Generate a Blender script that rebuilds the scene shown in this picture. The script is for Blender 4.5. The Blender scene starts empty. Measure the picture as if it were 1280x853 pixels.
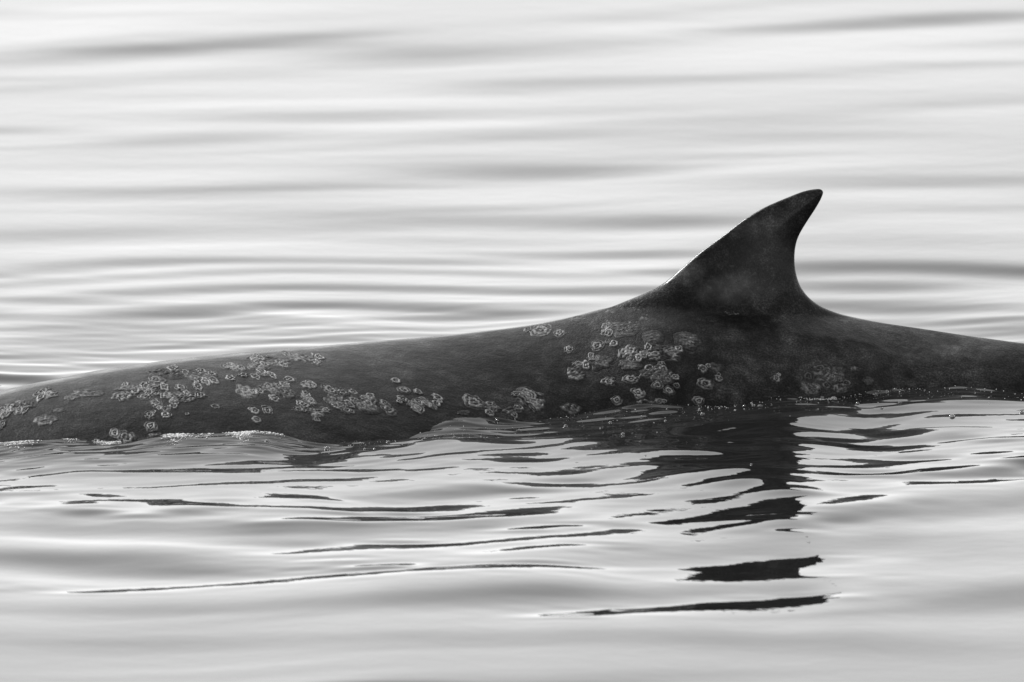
import bpy, bmesh, math, random
import numpy as np

# ------------------------------------------------------------------ camera, sky, sun, exposure
scene = bpy.context.scene
C = scene.collection
R = math.radians
PITCH = R(9.0)                       # the lens looks down on the sea at nine degrees
cam_data = bpy.data.cameras.new("camera")
cam = bpy.data.objects.new("camera", cam_data)
C.objects.link(cam)
cam.location = (-0.65, -49.3634, 7.9541)
cam.rotation_euler = (math.pi / 2 - PITCH, 0, 0)
cam_data.sensor_width = 36.0
cam_data.lens = 36.0 * 50.0 / 3.2    # long telephoto
cam_data.clip_start = 0.5
cam_data.clip_end = 20000
cam_data.dof.use_dof = True
cam_data.dof.focus_distance = 49.65
cam_data.dof.aperture_fstop = 5.6
scene.camera = cam

SUN_EL, SUN_AZ = R(38), R(-40)       # high, behind the whale and to the left
world = bpy.data.worlds.new("World")
scene.world = world
world.use_nodes = True
wn = world.node_tree
bg = wn.nodes["Background"]
sky = wn.nodes.new("ShaderNodeTexSky")
sky.sky_type = 'NISHITA'
sky.sun_disc = False
sky.sun_elevation = SUN_EL
sky.sun_rotation = SUN_AZ
sky.dust_density = 1.0
bw = wn.nodes.new("ShaderNodeRGBToBW")          # black and white photograph
wn.links.new(sky.outputs[0], bw.inputs[0])
wn.links.new(bw.outputs[0], bg.inputs[0])
bg.inputs[1].default_value = 0.1

sun_data = bpy.data.lights.new("sun", 'SUN')
sun_data.energy = 1.25
sun_data.angle = R(12)        # thin high haze: soft shadows
sun_data.color = (1, 1, 1)
sun = bpy.data.objects.new("sun", sun_data)
C.objects.link(sun)
sun.rotation_euler = (math.pi / 2 - SUN_EL, 0, math.pi - SUN_AZ)   # shines from azimuth SUN_AZ (clockwise from +Y)

vs = scene.view_settings
scene.display_settings.display_device = 'sRGB'
vs.view_transform = 'Standard'
vs.look = 'None'
vs.gamma = 1.0
vs.use_curve_mapping = False
vs.exposure = 1.40
scene.cycles.use_denoising = True
scene.cycles.max_bounces = 6
scene.cycles.sample_clamp_indirect = 4.0

rng = np.random.default_rng(7)
random.seed(7)

# ------------------------------------------------------------------ helpers
def tag(o, label=None, cat=None, group=None, kind=None):
    if label: o["label"] = label
    if cat: o["category"] = cat
    if group: o["group"] = group
    if kind: o["kind"] = kind
    return o

def grid_mesh(name, P, wrap=False):
    """P: (rows, cols, 3) -> quad mesh"""
    nr, nc = P.shape[:2]
    me = bpy.data.meshes.new(name)
    idx = np.arange(nr * nc, dtype=np.int32).reshape(nr, nc)
    if wrap:
        a, b = idx, np.roll(idx, -1, 1)
        f = np.stack([a[:-1], b[:-1], b[1:], a[1:]], -1).reshape(-1, 4)
    else:
        f = np.stack([idx[:-1, :-1], idx[:-1, 1:], idx[1:, 1:], idx[1:, :-1]], -1).reshape(-1, 4)
    me.vertices.add(nr * nc)
    me.vertices.foreach_set("co", P.reshape(-1).astype(np.float32))
    n = len(f)
    me.loops.add(n * 4)
    me.loops.foreach_set("vertex_index", f.reshape(-1))
    me.polygons.add(n)
    me.polygons.foreach_set("loop_start", np.arange(0, n * 4, 4, dtype=np.int32))
    me.polygons.foreach_set("loop_total", np.full(n, 4, dtype=np.int32))
    me.polygons.foreach_set("use_smooth", np.ones(n, dtype=bool))
    me.update(calc_edges=True)
    return me

def link(name, me, mat=None, parent=None):
    o = bpy.data.objects.new(name, me)
    C.objects.link(o)
    if mat: me.materials.append(mat)
    if parent: o.parent = parent
    return o

def catmull(P, m=8):
    P = np.asarray(P, float)
    P = np.vstack([2 * P[0] - P[1], P, 2 * P[-1] - P[-2]])
    out = []
    for i in range(1, len(P) - 2):
        p0, p1, p2, p3 = P[i - 1:i + 3]
        d = [max(np.linalg.norm(b - a), 1e-9) ** .5 for a, b in ((p0, p1), (p1, p2), (p2, p3))]
        t0, t1 = 0, d[0]; t2 = t1 + d[1]; t3 = t2 + d[2]
        for t in np.linspace(t1, t2, m, endpoint=False):
            A1 = (t1-t)/(t1-t0)*p0 + (t-t0)/(t1-t0)*p1
            A2 = (t2-t)/(t2-t1)*p1 + (t-t1)/(t2-t1)*p2
            A3 = (t3-t)/(t3-t2)*p2 + (t-t2)/(t3-t2)*p3
            B1 = (t2-t)/(t2-t0)*A1 + (t-t0)/(t2-t0)*A2
            B2 = (t3-t)/(t3-t1)*A2 + (t-t1)/(t3-t1)*A3
            out.append((t2-t)/(t2-t1)*B1 + (t-t1)/(t2-t1)*B2)
    out.append(P[-2])
    return np.array(out)

def sstep(x, a, b):
    t = np.clip((x - a) / (b - a), 0, 1)
    return t * t * (3 - 2 * t)

def wave_noise(n, lmin, lmax, seed, direction=None, spread=math.pi):
    """a handful of plane waves -> smooth random field of unit rms"""
    r = np.random.default_rng(seed)
    lam = np.exp(r.uniform(math.log(lmin), math.log(lmax), n))
    th = r.uniform(-spread, spread, n) + (direction or 0.0)
    k = 2 * math.pi / lam
    ph = r.uniform(0, 2 * math.pi, n)
    return k * np.cos(th), k * np.sin(th), ph, lam

def nodes(mat):
    mat.use_nodes = True
    return mat.node_tree, mat.node_tree.nodes["Principled BSDF"]

# ------------------------------------------------------------------ the whale's form (metres: X along the sea, z up)
def _bend(X): return -.09 * np.exp(-((X + 1.75) / .65) ** 2)
def axis_y(X):                       # the spine seen from above: a gentle sideways bend
    X = np.asarray(X, float); Xc = np.clip(X, -2.6, 1.2)
    return .2 * Xc - .075 * Xc ** 2 + (.2 - .15 * Xc) * (X - Xc) + _bend(X)
def axis_s(X):
    X = np.asarray(X, float)
    return .2 - .15 * np.clip(X, -2.6, 1.2) + _bend(X) * (-2 * (X + 1.75) / .65 ** 2)
TOP = [
    (-4.6, -0.62), (-4.2, -0.5), (-3.8, -0.34), (-3.4, -0.2), (-3, -0.085), (-2.7, 0), (-2.45, 0.055), (-2.2221, 0.1028),
    (-2.1249, 0.1212), (-2.0276, 0.1348), (-1.9302, 0.1483), (-1.8326, 0.1591), (-1.735, 0.1657), (-1.6373, 0.1707), (-1.4414, 0.1773), (-1.2448, 0.18),
    (-1.0472, 0.1838), (-0.8489, 0.1883), (-0.65, 0.2012), (-0.5503, 0.2127), (-0.4506, 0.2309), (-0.3507, 0.2532), (-0.3008, 0.2701), (-0.2383, 0.2943),
    (-0.1758, 0.3248), (-0.1334, 0.3587), (-0.0634, 0.417), (0.0116, 0.4702), (0.074, 0.5164), (0.1365, 0.5525), (0.1991, 0.5786), (0.2616, 0.6011),
    (0.2967, 0.6071), (0.313, 0.6062), (0.3213, 0.5984), (0.3168, 0.5808), (0.2994, 0.5484), (0.2669, 0.4987), (0.2433, 0.4563), (0.2346, 0.4236),
    (0.2322, 0.3858), (0.236, 0.3477), (0.2499, 0.3044), (0.2751, 0.2684), (0.3128, 0.2383), (0.3631, 0.2156), (0.4183, 0.1992), (0.5012, 0.1811),
    (0.6519, 0.1556), (0.7775, 0.1347), (0.9533, 0.1087), (1.15, 0.083), (1.4, 0.045), (1.7, -0.01), (2.1, -0.1), (2.5, -0.2),
]
TOPC = catmull(TOP)
BACK = catmull(list(zip([-4.6, -4.2, -3.8, -3.4, -3.0, -2.7, -2.45, -2.2221, -2.1249, -2.0276, -1.9302, -1.8326, -1.735, -1.6373, -1.4414, -1.2448, -1.0472, -0.8489, -0.65, -0.5503, -0.4506, -0.3507, -0.2, -0.05, 0.1, 0.25, 0.4183, 0.5012, 0.6519, 0.7775, 0.9533, 1.15, 1.4, 1.7, 2.1, 2.5],
                        [-0.62, -0.5, -0.34, -0.2, -0.085, 0.0, 0.055, 0.1028, 0.1212, 0.1348, 0.1483, 0.1591, 0.1657, 0.1707, 0.1773, 0.18, 0.1838, 0.1883, 0.2012, 0.2127, 0.2309, 0.2532, 0.262, 0.256, 0.242, 0.225, 0.1992, 0.1811, 0.1556, 0.1347, 0.1087, 0.083, 0.045, -0.01, -0.1, -0.2])))
def back_top(X): return np.interp(X, BACK[:, 0], BACK[:, 1])
_SX = [-4.7, -4.4, -3.8, -3, -2.2, -1.5, -.7, 0, .5, .95, 1.5, 2.1, 2.5]
_SA = catmull(list(zip(_SX, [.05, .25, .45, .59, .66, .78, .61, .475, .35, .285, .2, .12, .05])))
_SB = catmull(list(zip(_SX, [.05, .2, .35, .42, .44, .45, .45, .42, .33, .26, .2, .16, .08])))
def semi_a(X): return np.interp(X, _SA[:, 0], _SA[:, 1])
def semi_b(X): return np.interp(X, _SB[:, 0], _SB[:, 1])
_RG = catmull(list(zip([-4.7, -2.2, -1.2, -.6, -.1, .4, .9, 1.6, 2.5], [.5, .62, .68, .72, .88, .85, .7, .6, .5])))
def ridge(X): return np.interp(X, _RG[:, 0], _RG[:, 1])      # the back narrows to a ridge behind the fin
def lean(z):
    d = np.maximum(np.asarray(z) - .22, 0)
    return .85 * d * d / (d + .03)
_S = TOPC[:, 0] - lean(TOPC[:, 1])
def z_top(s): return np.interp(s, _S, TOPC[:, 1])
FINP = TOPC[(TOPC[:, 0] > -.6) & (TOPC[:, 0] < .75)]
def edge_dist(X, z):
    best = np.full(X.shape, 9.)
    for a, b in zip(FINP[:-2:2], FINP[2::2]):
        dx, dz = b - a; L = dx * dx + dz * dz + 1e-12
        t = np.clip(((X - a[0]) * dx + (z - a[1]) * dz) / L, 0, 1)
        best = np.minimum(best, np.hypot(X - a[0] - t * dx, z - a[1] - t * dz))
    return best
def half_width(X, z):
    X = np.asarray(X, float); z = np.asarray(z, float)
    a, b, zb = semi_a(X), semi_b(X), back_top(X)
    q = (z - (zb - b)) / b
    wb = a * np.maximum(1 - q * q, 0) ** ridge(X)
    wf = np.zeros_like(wb)
    fm = (X > -.5) & (X < .7) & (z > -.05)
    if fm.any():
        Xf, zf = X[fm], z[fm]
        d = np.where(zf < z_top(Xf - lean(zf)) + 1e-9, edge_dist(Xf, zf), 0)
        fin = np.clip((Xf + .45) / .2, 0, 1) * np.clip((.62 - Xf) / .2, 0, 1); fin = fin * fin * (3 - 2 * fin)
        h = np.maximum(zf - zb[fm], -.05)
        T = .028 + .085 * np.exp(-(h + .05) / .075) + .012 * np.clip((.5 - zf) / .3, 0, 1)
        wf[fm] = fin * T * np.sqrt(np.maximum(1 - (1 - np.minimum(d / .10, 1)) ** 2, 0))
    return np.sqrt(wb ** 2 + wf ** 2)
def whale_point(X, v, z):            # v: sideways from the spine, positive towards the boat
    s = axis_s(X); n = np.sqrt(1 + s * s)
    return np.stack([X + v * s / n, axis_y(X) - v / n, z + 0 * X], -1)
def whale_gap(P):                    # >0 outside the near flank
    X = P[..., 0].copy()
    for _ in range(4):
        s = axis_s(X); X = X + ((P[..., 0] - X) + s * (P[..., 1] - axis_y(X))) / (1 + s * s)
    s = axis_s(X)
    v = ((P[..., 0] - X) * s - (P[..., 1] - axis_y(X))) / np.sqrt(1 + s * s)
    return np.abs(v) - half_width(X, P[..., 2])

# ------------------------------------------------------------------ the sea
# heights of the long waves in twentieths of a millimetre at the knots of a smooth sheet: (x0, step), (y0, step), rows
FG = ([-3.2, 0.13], [-5.9, 0.045], [
 [2,3,4,5,7,8,10,10,11,11,11,12,15,20,28,37,47,55,62,65,65,61,54,45,34,24,14,6,-1,-5,-8,-9,-8,-7,-6,-4,-3,-2,-1,-1,0,0,0,0,0],
 [2,3,4,5,7,8,10,11,11,11,11,12,15,20,27,37,47,56,63,67,66,62,55,45,35,24,14,6,-1,-5,-8,-9,-9,-7,-6,-4,-3,-2,-1,0,0,0,0,0,0],
 [2,3,4,5,7,8,10,11,12,11,11,12,14,19,27,37,48,58,65,69,68,64,56,46,35,24,14,6,-1,-6,-8,-9,-9,-8,-6,-4,-3,-2,-1,-1,0,0,0,0,0],
 [2,3,4,5,7,9,11,12,13,12,12,12,14,19,28,39,51,62,69,74,73,68,59,49,37,25,14,5,-2,-6,-9,-10,-9,-8,-6,-4,-3,-2,-1,0,0,0,0,0,0],
 [2,3,4,5,7,10,12,14,14,14,13,12,14,19,29,41,55,67,77,81,80,74,65,53,40,27,15,5,-3,-8,-10,-11,-10,-9,-7,-5,-3,-2,-1,0,0,0,0,0,0],
 [2,3,4,5,8,11,13,16,16,16,14,12,13,19,30,45,61,76,87,92,91,84,73,59,44,29,15,4,-4,-9,-12,-13,-12,-10,-7,-5,-3,-2,-1,0,0,0,0,0,0],
 [2,3,4,6,8,12,15,18,20,18,15,12,13,18,31,49,70,88,101,107,105,96,83,67,49,31,16,3,-6,-12,-15,-15,-14,-11,-8,-5,-3,-2,-1,0,0,0,0,0,0],
 [1,3,4,6,9,13,18,22,24,22,18,13,11,17,32,55,81,104,120,126,123,113,96,77,55,34,16,2,-8,-15,-18,-19,-16,-13,-9,-5,-3,-1,-1,0,0,0,0,0,0],
 [1,2,4,6,10,15,21,27,30,28,21,13,8,14,32,61,95,124,144,151,146,133,113,89,63,38,17,0,-12,-19,-23,-23,-20,-15,-10,-5,-3,-1,-1,0,0,0,0,0,0],
 [1,2,4,6,10,16,24,33,38,36,26,13,4,8,31,69,113,151,175,182,174,158,134,105,73,42,17,-2,-15,-24,-29,-29,-24,-17,-10,-5,-3,-1,0,0,0,0,0,0,0],
 [1,2,4,7,11,18,28,39,48,47,34,13,-3,-1,27,77,136,186,215,220,209,187,160,125,85,46,15,-6,-20,-30,-36,-36,-29,-19,-11,-5,-2,-1,0,0,0,0,0,0,0],
 [1,2,4,7,12,20,32,47,61,64,46,14,-14,-16,18,85,165,232,266,267,249,223,192,152,101,49,10,-10,-23,-36,-47,-47,-36,-21,-11,-5,-2,-1,0,0,0,0,0,0,0],
 [1,2,4,7,12,21,35,55,77,89,68,13,-34,-39,3,91,203,295,335,325,293,264,234,187,122,50,-3,-17,-19,-42,-67,-64,-42,-22,-10,-5,-2,-1,0,0,0,0,0,0,0],
 [1,2,4,8,13,22,38,61,94,127,107,7,-65,-69,-21,92,253,383,429,398,339,311,292,232,152,50,-35,-27,3,-47,-103,-87,-44,-20,-9,-4,-2,-1,0,0,0,0,0,0,0],
 [1,2,4,8,14,24,41,68,108,150,116,-2,-70,-72,-25,85,247,383,438,407,339,318,315,249,162,53,-47,-32,12,-49,-113,-90,-42,-19,-9,-4,-2,-1,0,0,0,0,0,0,0],
 [0,2,4,8,14,26,44,75,115,146,111,-3,-72,-73,-26,83,237,371,431,403,337,318,321,263,172,55,-47,-34,9,-50,-113,-92,-44,-20,-9,-4,-2,-1,0,0,0,0,0,0,0],
 [0,2,5,8,15,27,48,79,119,147,109,-6,-74,-75,-27,79,227,362,429,402,336,320,333,278,180,57,-49,-36,8,-51,-115,-94,-46,-21,-9,-4,-2,-1,0,0,0,0,0,0,0],
 [0,2,5,9,16,29,51,83,121,145,104,-9,-76,-77,-28,78,222,350,420,399,334,319,336,291,195,63,-49,-39,6,-52,-117,-97,-48,-22,-10,-4,-2,-1,0,0,0,0,0,0,0],
 [0,2,5,9,17,30,53,85,123,143,94,-17,-80,-78,-30,77,221,346,407,390,331,316,334,293,208,78,-46,-41,4,-54,-120,-100,-50,-23,-10,-5,-2,-1,0,0,0,0,0,0,0],
 [0,3,5,10,18,32,54,87,124,143,87,-29,-92,-85,-33,74,219,343,402,380,323,312,332,291,210,88,-38,-40,2,-56,-122,-104,-53,-24,-11,-5,-2,-1,0,0,0,0,0,0,0],
 [0,3,6,10,19,33,56,87,122,138,84,-39,-106,-102,-46,70,217,340,398,375,314,305,328,287,207,89,-33,-37,2,-58,-126,-108,-56,-25,-12,-5,-2,-1,0,0,0,0,0,0,0],
 [0,3,6,11,19,34,57,87,121,135,78,-45,-116,-113,-63,52,207,334,393,370,309,298,322,282,203,87,-35,-37,3,-60,-129,-112,-60,-28,-13,-6,-3,-1,-1,0,0,0,0,0,0],
 [0,3,6,11,20,35,57,87,119,132,73,-49,-120,-120,-69,40,192,324,388,366,304,292,317,276,199,84,-39,-41,3,-61,-132,-116,-64,-32,-15,-7,-3,-1,-1,0,0,0,0,0,0],
 [0,3,6,11,21,35,58,87,117,127,67,-56,-124,-124,-73,37,185,313,379,359,298,286,312,270,194,81,-43,-44,3,-61,-133,-119,-67,-34,-16,-7,-3,-2,-1,0,0,0,0,0,0],
 [0,3,6,12,21,36,59,88,116,122,59,-64,-131,-130,-79,33,181,305,367,350,291,279,307,265,189,78,-47,-47,3,-60,-133,-121,-70,-36,-17,-8,-4,-2,-1,0,0,0,0,0,0],
 [0,3,7,12,21,37,59,88,116,123,56,-70,-138,-136,-84,29,180,305,363,341,282,272,302,260,187,78,-47,-45,9,-54,-129,-120,-71,-37,-18,-9,-4,-2,-1,0,0,0,0,0,0],
 [0,3,7,12,22,37,59,88,117,124,58,-68,-139,-140,-90,24,177,306,370,344,275,263,297,256,185,80,-44,-41,18,-46,-122,-116,-70,-38,-20,-10,-5,-3,-1,-1,0,0,0,0,0],
 [0,3,7,12,22,37,60,89,117,123,57,-65,-131,-134,-87,25,178,306,373,354,286,266,297,255,187,87,-36,-30,34,-32,-111,-110,-67,-37,-21,-11,-6,-3,-1,-1,0,0,0,0,0],
 [0,3,7,13,22,38,61,90,119,125,59,-61,-123,-123,-77,32,184,312,379,360,296,278,308,261,195,98,-25,-17,53,-16,-98,-102,-63,-37,-22,-12,-7,-3,-2,-1,0,0,0,0,0],
 [0,3,7,13,22,38,61,92,123,133,68,-49,-108,-107,-63,45,195,323,391,373,308,289,324,275,212,121,-7,0,75,1,-86,-96,-62,-38,-23,-14,-8,-4,-2,-1,0,0,0,0,0],
 [0,4,7,13,22,38,62,93,126,139,80,-32,-87,-87,-46,59,205,334,405,387,322,301,340,290,230,145,17,21,97,17,-75,-92,-61,-40,-25,-15,-8,-4,-2,-1,0,0,0,0,0],
 [0,3,7,13,23,38,63,95,130,145,83,-19,-69,-69,-31,71,211,337,413,396,331,310,355,304,249,169,37,40,116,28,-68,-92,-64,-43,-27,-16,-9,-5,-2,-1,0,0,0,0,0],
 [0,4,7,13,22,39,63,97,135,153,84,-20,-60,-58,-22,77,211,332,411,396,332,312,364,315,262,185,49,51,131,34,-65,-94,-69,-47,-30,-18,-10,-5,-2,-1,0,0,0,0,0],
 [1,4,7,13,23,39,64,98,137,154,83,-21,-63,-56,-22,76,207,323,403,389,325,305,366,315,268,194,53,53,139,36,-67,-99,-76,-52,-33,-19,-11,-5,-2,-1,0,0,0,0,0],
 [0,4,7,13,22,39,64,100,137,151,77,-23,-64,-59,-27,71,201,313,392,376,312,289,353,307,262,191,46,42,134,31,-72,-108,-83,-57,-36,-21,-11,-5,-2,-1,0,0,0,0,0],
 [0,4,7,13,23,39,65,100,138,145,67,-27,-64,-58,-29,65,196,306,384,366,299,274,350,290,253,187,38,31,126,20,-81,-119,-92,-62,-39,-22,-12,-6,-2,-1,0,0,0,0,0],
 [0,4,7,13,22,39,64,100,139,138,52,-37,-67,-57,-29,61,188,299,375,357,292,255,318,282,240,178,30,18,121,9,-91,-132,-105,-68,-42,-24,-12,-6,-2,0,0,0,0,0,0],
 [0,3,7,13,23,39,64,97,129,125,40,-50,-75,-54,-25,61,175,288,364,346,277,254,356,247,230,173,19,9,112,-3,-102,-145,-118,-74,-44,-25,-13,-6,-2,0,0,0,0,0,0],
 [0,4,7,13,22,39,63,94,118,110,26,-58,-86,-65,-26,67,181,271,361,322,281,191,268,232,232,159,29,-6,117,-15,-111,-160,-131,-81,-48,-26,-13,-5,-2,0,0,0,0,0,0],
 [1,3,7,13,22,38,62,90,112,99,12,-63,-85,-73,-35,65,192,271,359,311,277,169,137,196,178,155,25,8,112,-16,-120,-171,-145,-93,-53,-27,-12,-5,-1,0,0,0,0,0,0],
 [0,4,7,13,22,38,60,88,109,97,7,-64,-77,-63,-39,66,195,285,350,329,245,202,55,140,142,133,5,9,139,-25,-118,-182,-155,-106,-58,-28,-12,-4,-1,0,1,0,0,0,0],
 [1,3,7,12,22,37,58,85,108,101,13,-51,-60,-39,-19,78,210,306,374,342,253,213,13,36,90,108,-1,-16,159,-6,-114,-181,-162,-109,-59,-27,-11,-3,0,0,1,0,0,0,0],
 [1,4,7,12,21,35,56,83,107,103,17,-36,-38,-13,5,101,236,331,420,358,290,184,89,-104,-5,78,-22,-18,140,19,-98,-174,-166,-106,-57,-26,-10,-3,0,1,1,0,0,0,0],
 [1,4,7,12,21,34,54,80,105,101,15,-29,-24,7,23,122,263,365,467,417,315,229,54,-46,-121,61,-49,-30,133,25,-74,-153,-156,-98,-53,-25,-9,-2,0,1,1,0,0,0,0],
 [1,4,7,12,20,33,53,78,100,95,7,-29,-20,16,30,133,281,391,514,475,366,261,76,-58,-132,-25,-95,-44,130,28,-47,-126,-135,-88,-49,-22,-7,-1,1,1,1,0,0,0,0],
 [1,4,7,11,19,32,51,75,94,84,-7,-39,-25,14,29,134,289,404,550,527,436,308,106,-65,-118,-65,-108,-125,172,16,-9,-99,-99,-86,-44,-17,-5,0,1,1,1,0,0,0,0],
 [1,4,7,11,18,30,48,72,89,66,-28,-47,-38,7,14,127,283,401,562,556,502,393,165,-50,-105,-79,-123,-168,184,7,27,-69,-56,-66,-33,-12,-3,1,1,1,1,0,0,0,0],
 [1,4,7,11,18,29,45,68,93,53,-50,-77,-56,-15,6,109,275,391,567,570,545,464,240,-29,-72,-104,-70,-239,102,48,23,-14,-31,-16,-12,-5,-1,1,1,1,0,0,0,0,0],
 [1,4,6,11,18,29,42,57,74,44,-75,-59,-71,-9,-29,106,257,379,562,577,568,518,304,15,-57,-68,-116,-166,76,40,42,21,14,11,5,3,2,2,1,1,0,0,0,0,0],
 [1,4,6,10,18,29,42,38,7,89,-109,-163,-113,-60,-19,62,249,361,559,566,579,539,341,41,-36,-39,-93,-164,66,39,42,45,57,33,21,11,5,3,1,1,0,0,0,0,0],
 [1,4,6,10,17,27,39,52,61,25,-62,-226,-171,-115,-46,64,229,338,543,565,573,546,361,46,-27,-22,-82,-119,44,43,40,60,88,65,38,19,8,3,1,1,0,0,0,0,0],
 [1,4,6,10,16,24,37,62,88,-4,-64,-264,-225,-177,-98,14,187,347,539,531,573,538,357,49,-41,8,-67,-86,20,57,33,72,104,95,55,26,11,4,2,1,0,0,0,0,0],
 [2,4,6,9,15,23,37,54,51,4,-112,-258,-256,-216,-158,-40,132,293,496,560,530,523,356,16,-35,-23,-64,-61,4,55,26,72,110,111,66,32,14,5,2,0,0,0,0,0,0],
 [2,4,6,9,14,22,34,49,52,-18,-136,-298,-286,-223,-198,-94,78,244,441,502,543,519,304,41,-88,-37,-77,-55,-5,48,15,64,110,107,68,37,17,7,2,0,0,0,0,0,0],
 [1,3,6,9,14,21,30,38,34,-41,-176,-331,-305,-263,-182,-140,36,122,400,441,505,473,324,1,-99,-91,-91,-63,29,1,20,38,111,86,67,40,19,8,2,0,0,0,0,0,0],
 [1,3,6,9,14,21,27,24,-3,-68,-209,-359,-318,-247,-188,-122,74,131,176,358,435,422,283,-25,-116,-123,-108,-66,-48,23,-15,33,84,110,73,41,20,8,3,1,0,0,0,0,0],
 [1,3,5,9,14,20,23,13,-25,-92,-231,-365,-312,-200,-176,-57,-17,255,401,126,367,372,235,-20,-130,-151,-140,-91,-58,3,-27,15,69,96,70,40,20,9,3,1,0,0,0,0,0],
 [1,3,5,9,14,19,20,7,-34,-115,-240,-361,-263,-150,-73,-106,138,125,241,213,220,277,155,-57,-121,-180,-172,-115,-87,-5,-42,1,53,82,64,39,20,9,3,1,0,0,0,0,0],
 [1,3,5,8,13,18,18,4,-38,-116,-238,-329,-212,-66,-58,-41,57,207,116,221,228,392,204,-107,-140,-219,-164,-170,-81,-33,-45,-17,42,64,56,36,19,9,3,1,0,0,0,0,0],
 [1,3,5,8,12,16,17,4,-35,-109,-217,-293,-153,-26,-18,-69,92,246,121,217,195,352,181,-81,-153,-239,-188,-159,-133,-32,-62,-22,24,62,49,31,17,8,3,1,0,0,0,0,-1],
 [1,3,4,7,11,15,16,7,-24,-82,-180,-234,-102,32,-36,-22,21,141,150,164,197,352,198,-85,-146,-252,-206,-155,-137,-64,-62,-34,16,45,37,25,15,8,3,1,0,0,0,-1,-1],
 [1,2,4,6,9,13,15,13,-2,-38,-115,-163,-27,59,-7,-67,49,199,107,161,192,337,189,-64,-154,-235,-223,-149,-139,-101,-57,-46,14,20,24,20,13,7,3,1,0,0,0,0,-1],
 [1,2,3,5,8,11,15,19,23,21,-45,-87,26,97,-24,-43,16,167,84,151,118,352,171,-54,-128,-236,-205,-169,-108,-142,-48,-54,16,1,13,14,10,6,3,1,0,0,0,0,-1],
 [1,2,3,4,7,10,15,27,47,64,6,-43,66,104,-18,-95,-26,135,92,138,66,288,209,-54,-113,-189,-242,-99,-182,-122,-70,-43,3,16,10,9,7,4,2,1,0,0,0,0,0],
 [1,1,2,4,6,9,16,33,63,85,30,-27,83,95,-16,-142,-80,85,46,97,43,211,208,-73,-72,-185,-201,-85,-150,-149,-60,-51,1,3,4,5,4,3,1,0,0,0,0,0,0],
 [0,1,2,3,5,9,17,35,65,89,30,-30,75,90,-45,-148,-136,39,-8,49,68,137,159,5,-95,-142,-186,-53,-164,-144,-67,-46,-7,-4,0,1,1,1,1,0,0,0,0,0,0],
 [0,1,1,2,5,9,18,36,60,76,11,-50,53,53,-86,-177,-155,-23,-44,-30,42,165,55,15,-73,-138,-147,-36,-149,-140,-67,-44,-8,-8,-5,-2,-1,0,0,0,0,0,0,0,0],
 [-1,0,1,2,4,9,18,34,56,56,-8,-86,11,7,-92,-192,-92,-77,-139,-111,-9,126,73,64,-102,-106,-129,-8,-144,-121,-68,-42,-13,-12,-9,-6,-3,-2,-1,-1,0,0,0,0,0],
 [-1,0,0,2,4,9,18,29,39,36,-45,-135,-19,-14,-90,-172,-32,-132,-7,-131,-63,78,56,2,-71,-131,-97,10,-131,-99,-64,-41,-18,-16,-13,-9,-6,-3,-2,-1,-1,0,0,0,0],
 [-1,-1,0,1,4,9,17,24,24,3,-91,-168,-35,-27,-101,-149,-41,-89,-81,-145,-91,18,28,-6,-101,-133,-88,48,-135,-65,-60,-38,-26,-21,-17,-12,-8,-5,-3,-2,-1,0,0,0,0],
 [-2,-1,-1,1,3,8,15,20,9,-30,-104,-177,-36,-29,-103,-140,-33,-92,-62,-165,-94,-22,-25,-23,-104,-138,-86,71,-121,-53,-49,-40,-32,-33,-22,-15,-10,-6,-4,-2,-1,0,0,0,0],
 [-2,-2,-1,0,3,7,12,16,8,-41,-105,-175,-19,-17,-88,-105,-20,-58,-86,-146,-148,-20,-81,-47,-133,-137,-74,146,-160,-23,-59,-38,-48,-32,-25,-19,-13,-8,-5,-2,-1,0,0,0,0],
 [-2,-2,-2,-1,1,5,10,9,-5,-44,-92,-157,11,10,-58,-22,37,-6,-69,-151,-142,63,-123,-89,-128,-175,21,75,-147,-28,-64,-49,-62,-41,-30,-23,-16,-10,-5,-3,-1,0,0,0,0],
 [-2,-2,-3,-2,0,3,7,4,-12,-39,-65,-135,58,30,-1,46,100,44,-51,-90,-175,-48,-62,-169,-117,-195,26,160,-168,-23,-82,-63,-83,-51,-37,-28,-19,-11,-6,-3,-1,0,0,0,0],
 [-2,-3,-3,-3,-3,0,4,1,-15,-28,-39,-107,73,66,-3,197,179,172,-28,-101,-56,-147,-65,-203,-100,-204,21,241,-176,-19,-102,-81,-106,-70,-50,-35,-22,-12,-6,-3,-1,-1,0,0,0],
 [-2,-3,-4,-5,-6,-4,1,5,-1,-30,-10,-117,126,27,70,114,209,55,83,-66,-31,-136,-178,-105,-146,-182,-13,321,-193,5,-123,-96,-133,-84,-64,-42,-25,-13,-7,-3,-1,-1,0,0,0],
 [-1,-3,-4,-7,-9,-10,-5,7,5,-33,-2,-104,100,23,68,93,132,-61,-42,-50,41,-159,-115,-80,-198,-149,14,250,-39,-30,-98,-127,-142,-127,-83,-49,-27,-14,-7,-3,-1,-1,0,0,0],
 [-1,-3,-5,-8,-12,-17,-15,11,65,-63,40,-137,251,3,43,126,88,-96,-21,-227,49,-120,-170,-109,-188,-220,-6,120,97,-30,-77,-143,-155,-156,-99,-55,-29,-15,-7,-3,-2,-1,0,0,0],
 [0,-3,-5,-9,-15,-20,-23,-23,-17,-34,32,-28,152,93,32,99,87,-162,-280,-162,-75,-86,-151,-164,-152,-267,49,183,139,43,-68,-134,-175,-160,-107,-61,-32,-16,-8,-4,-2,-1,0,0,0],
 [0,-3,-6,-11,-18,-25,-33,-66,-151,37,-40,227,-6,267,-15,139,102,9,-379,-276,-204,-129,-132,-199,-165,-245,-55,126,156,122,-47,-114,-187,-162,-111,-65,-34,-17,-8,-4,-2,-1,0,0,0],
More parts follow.
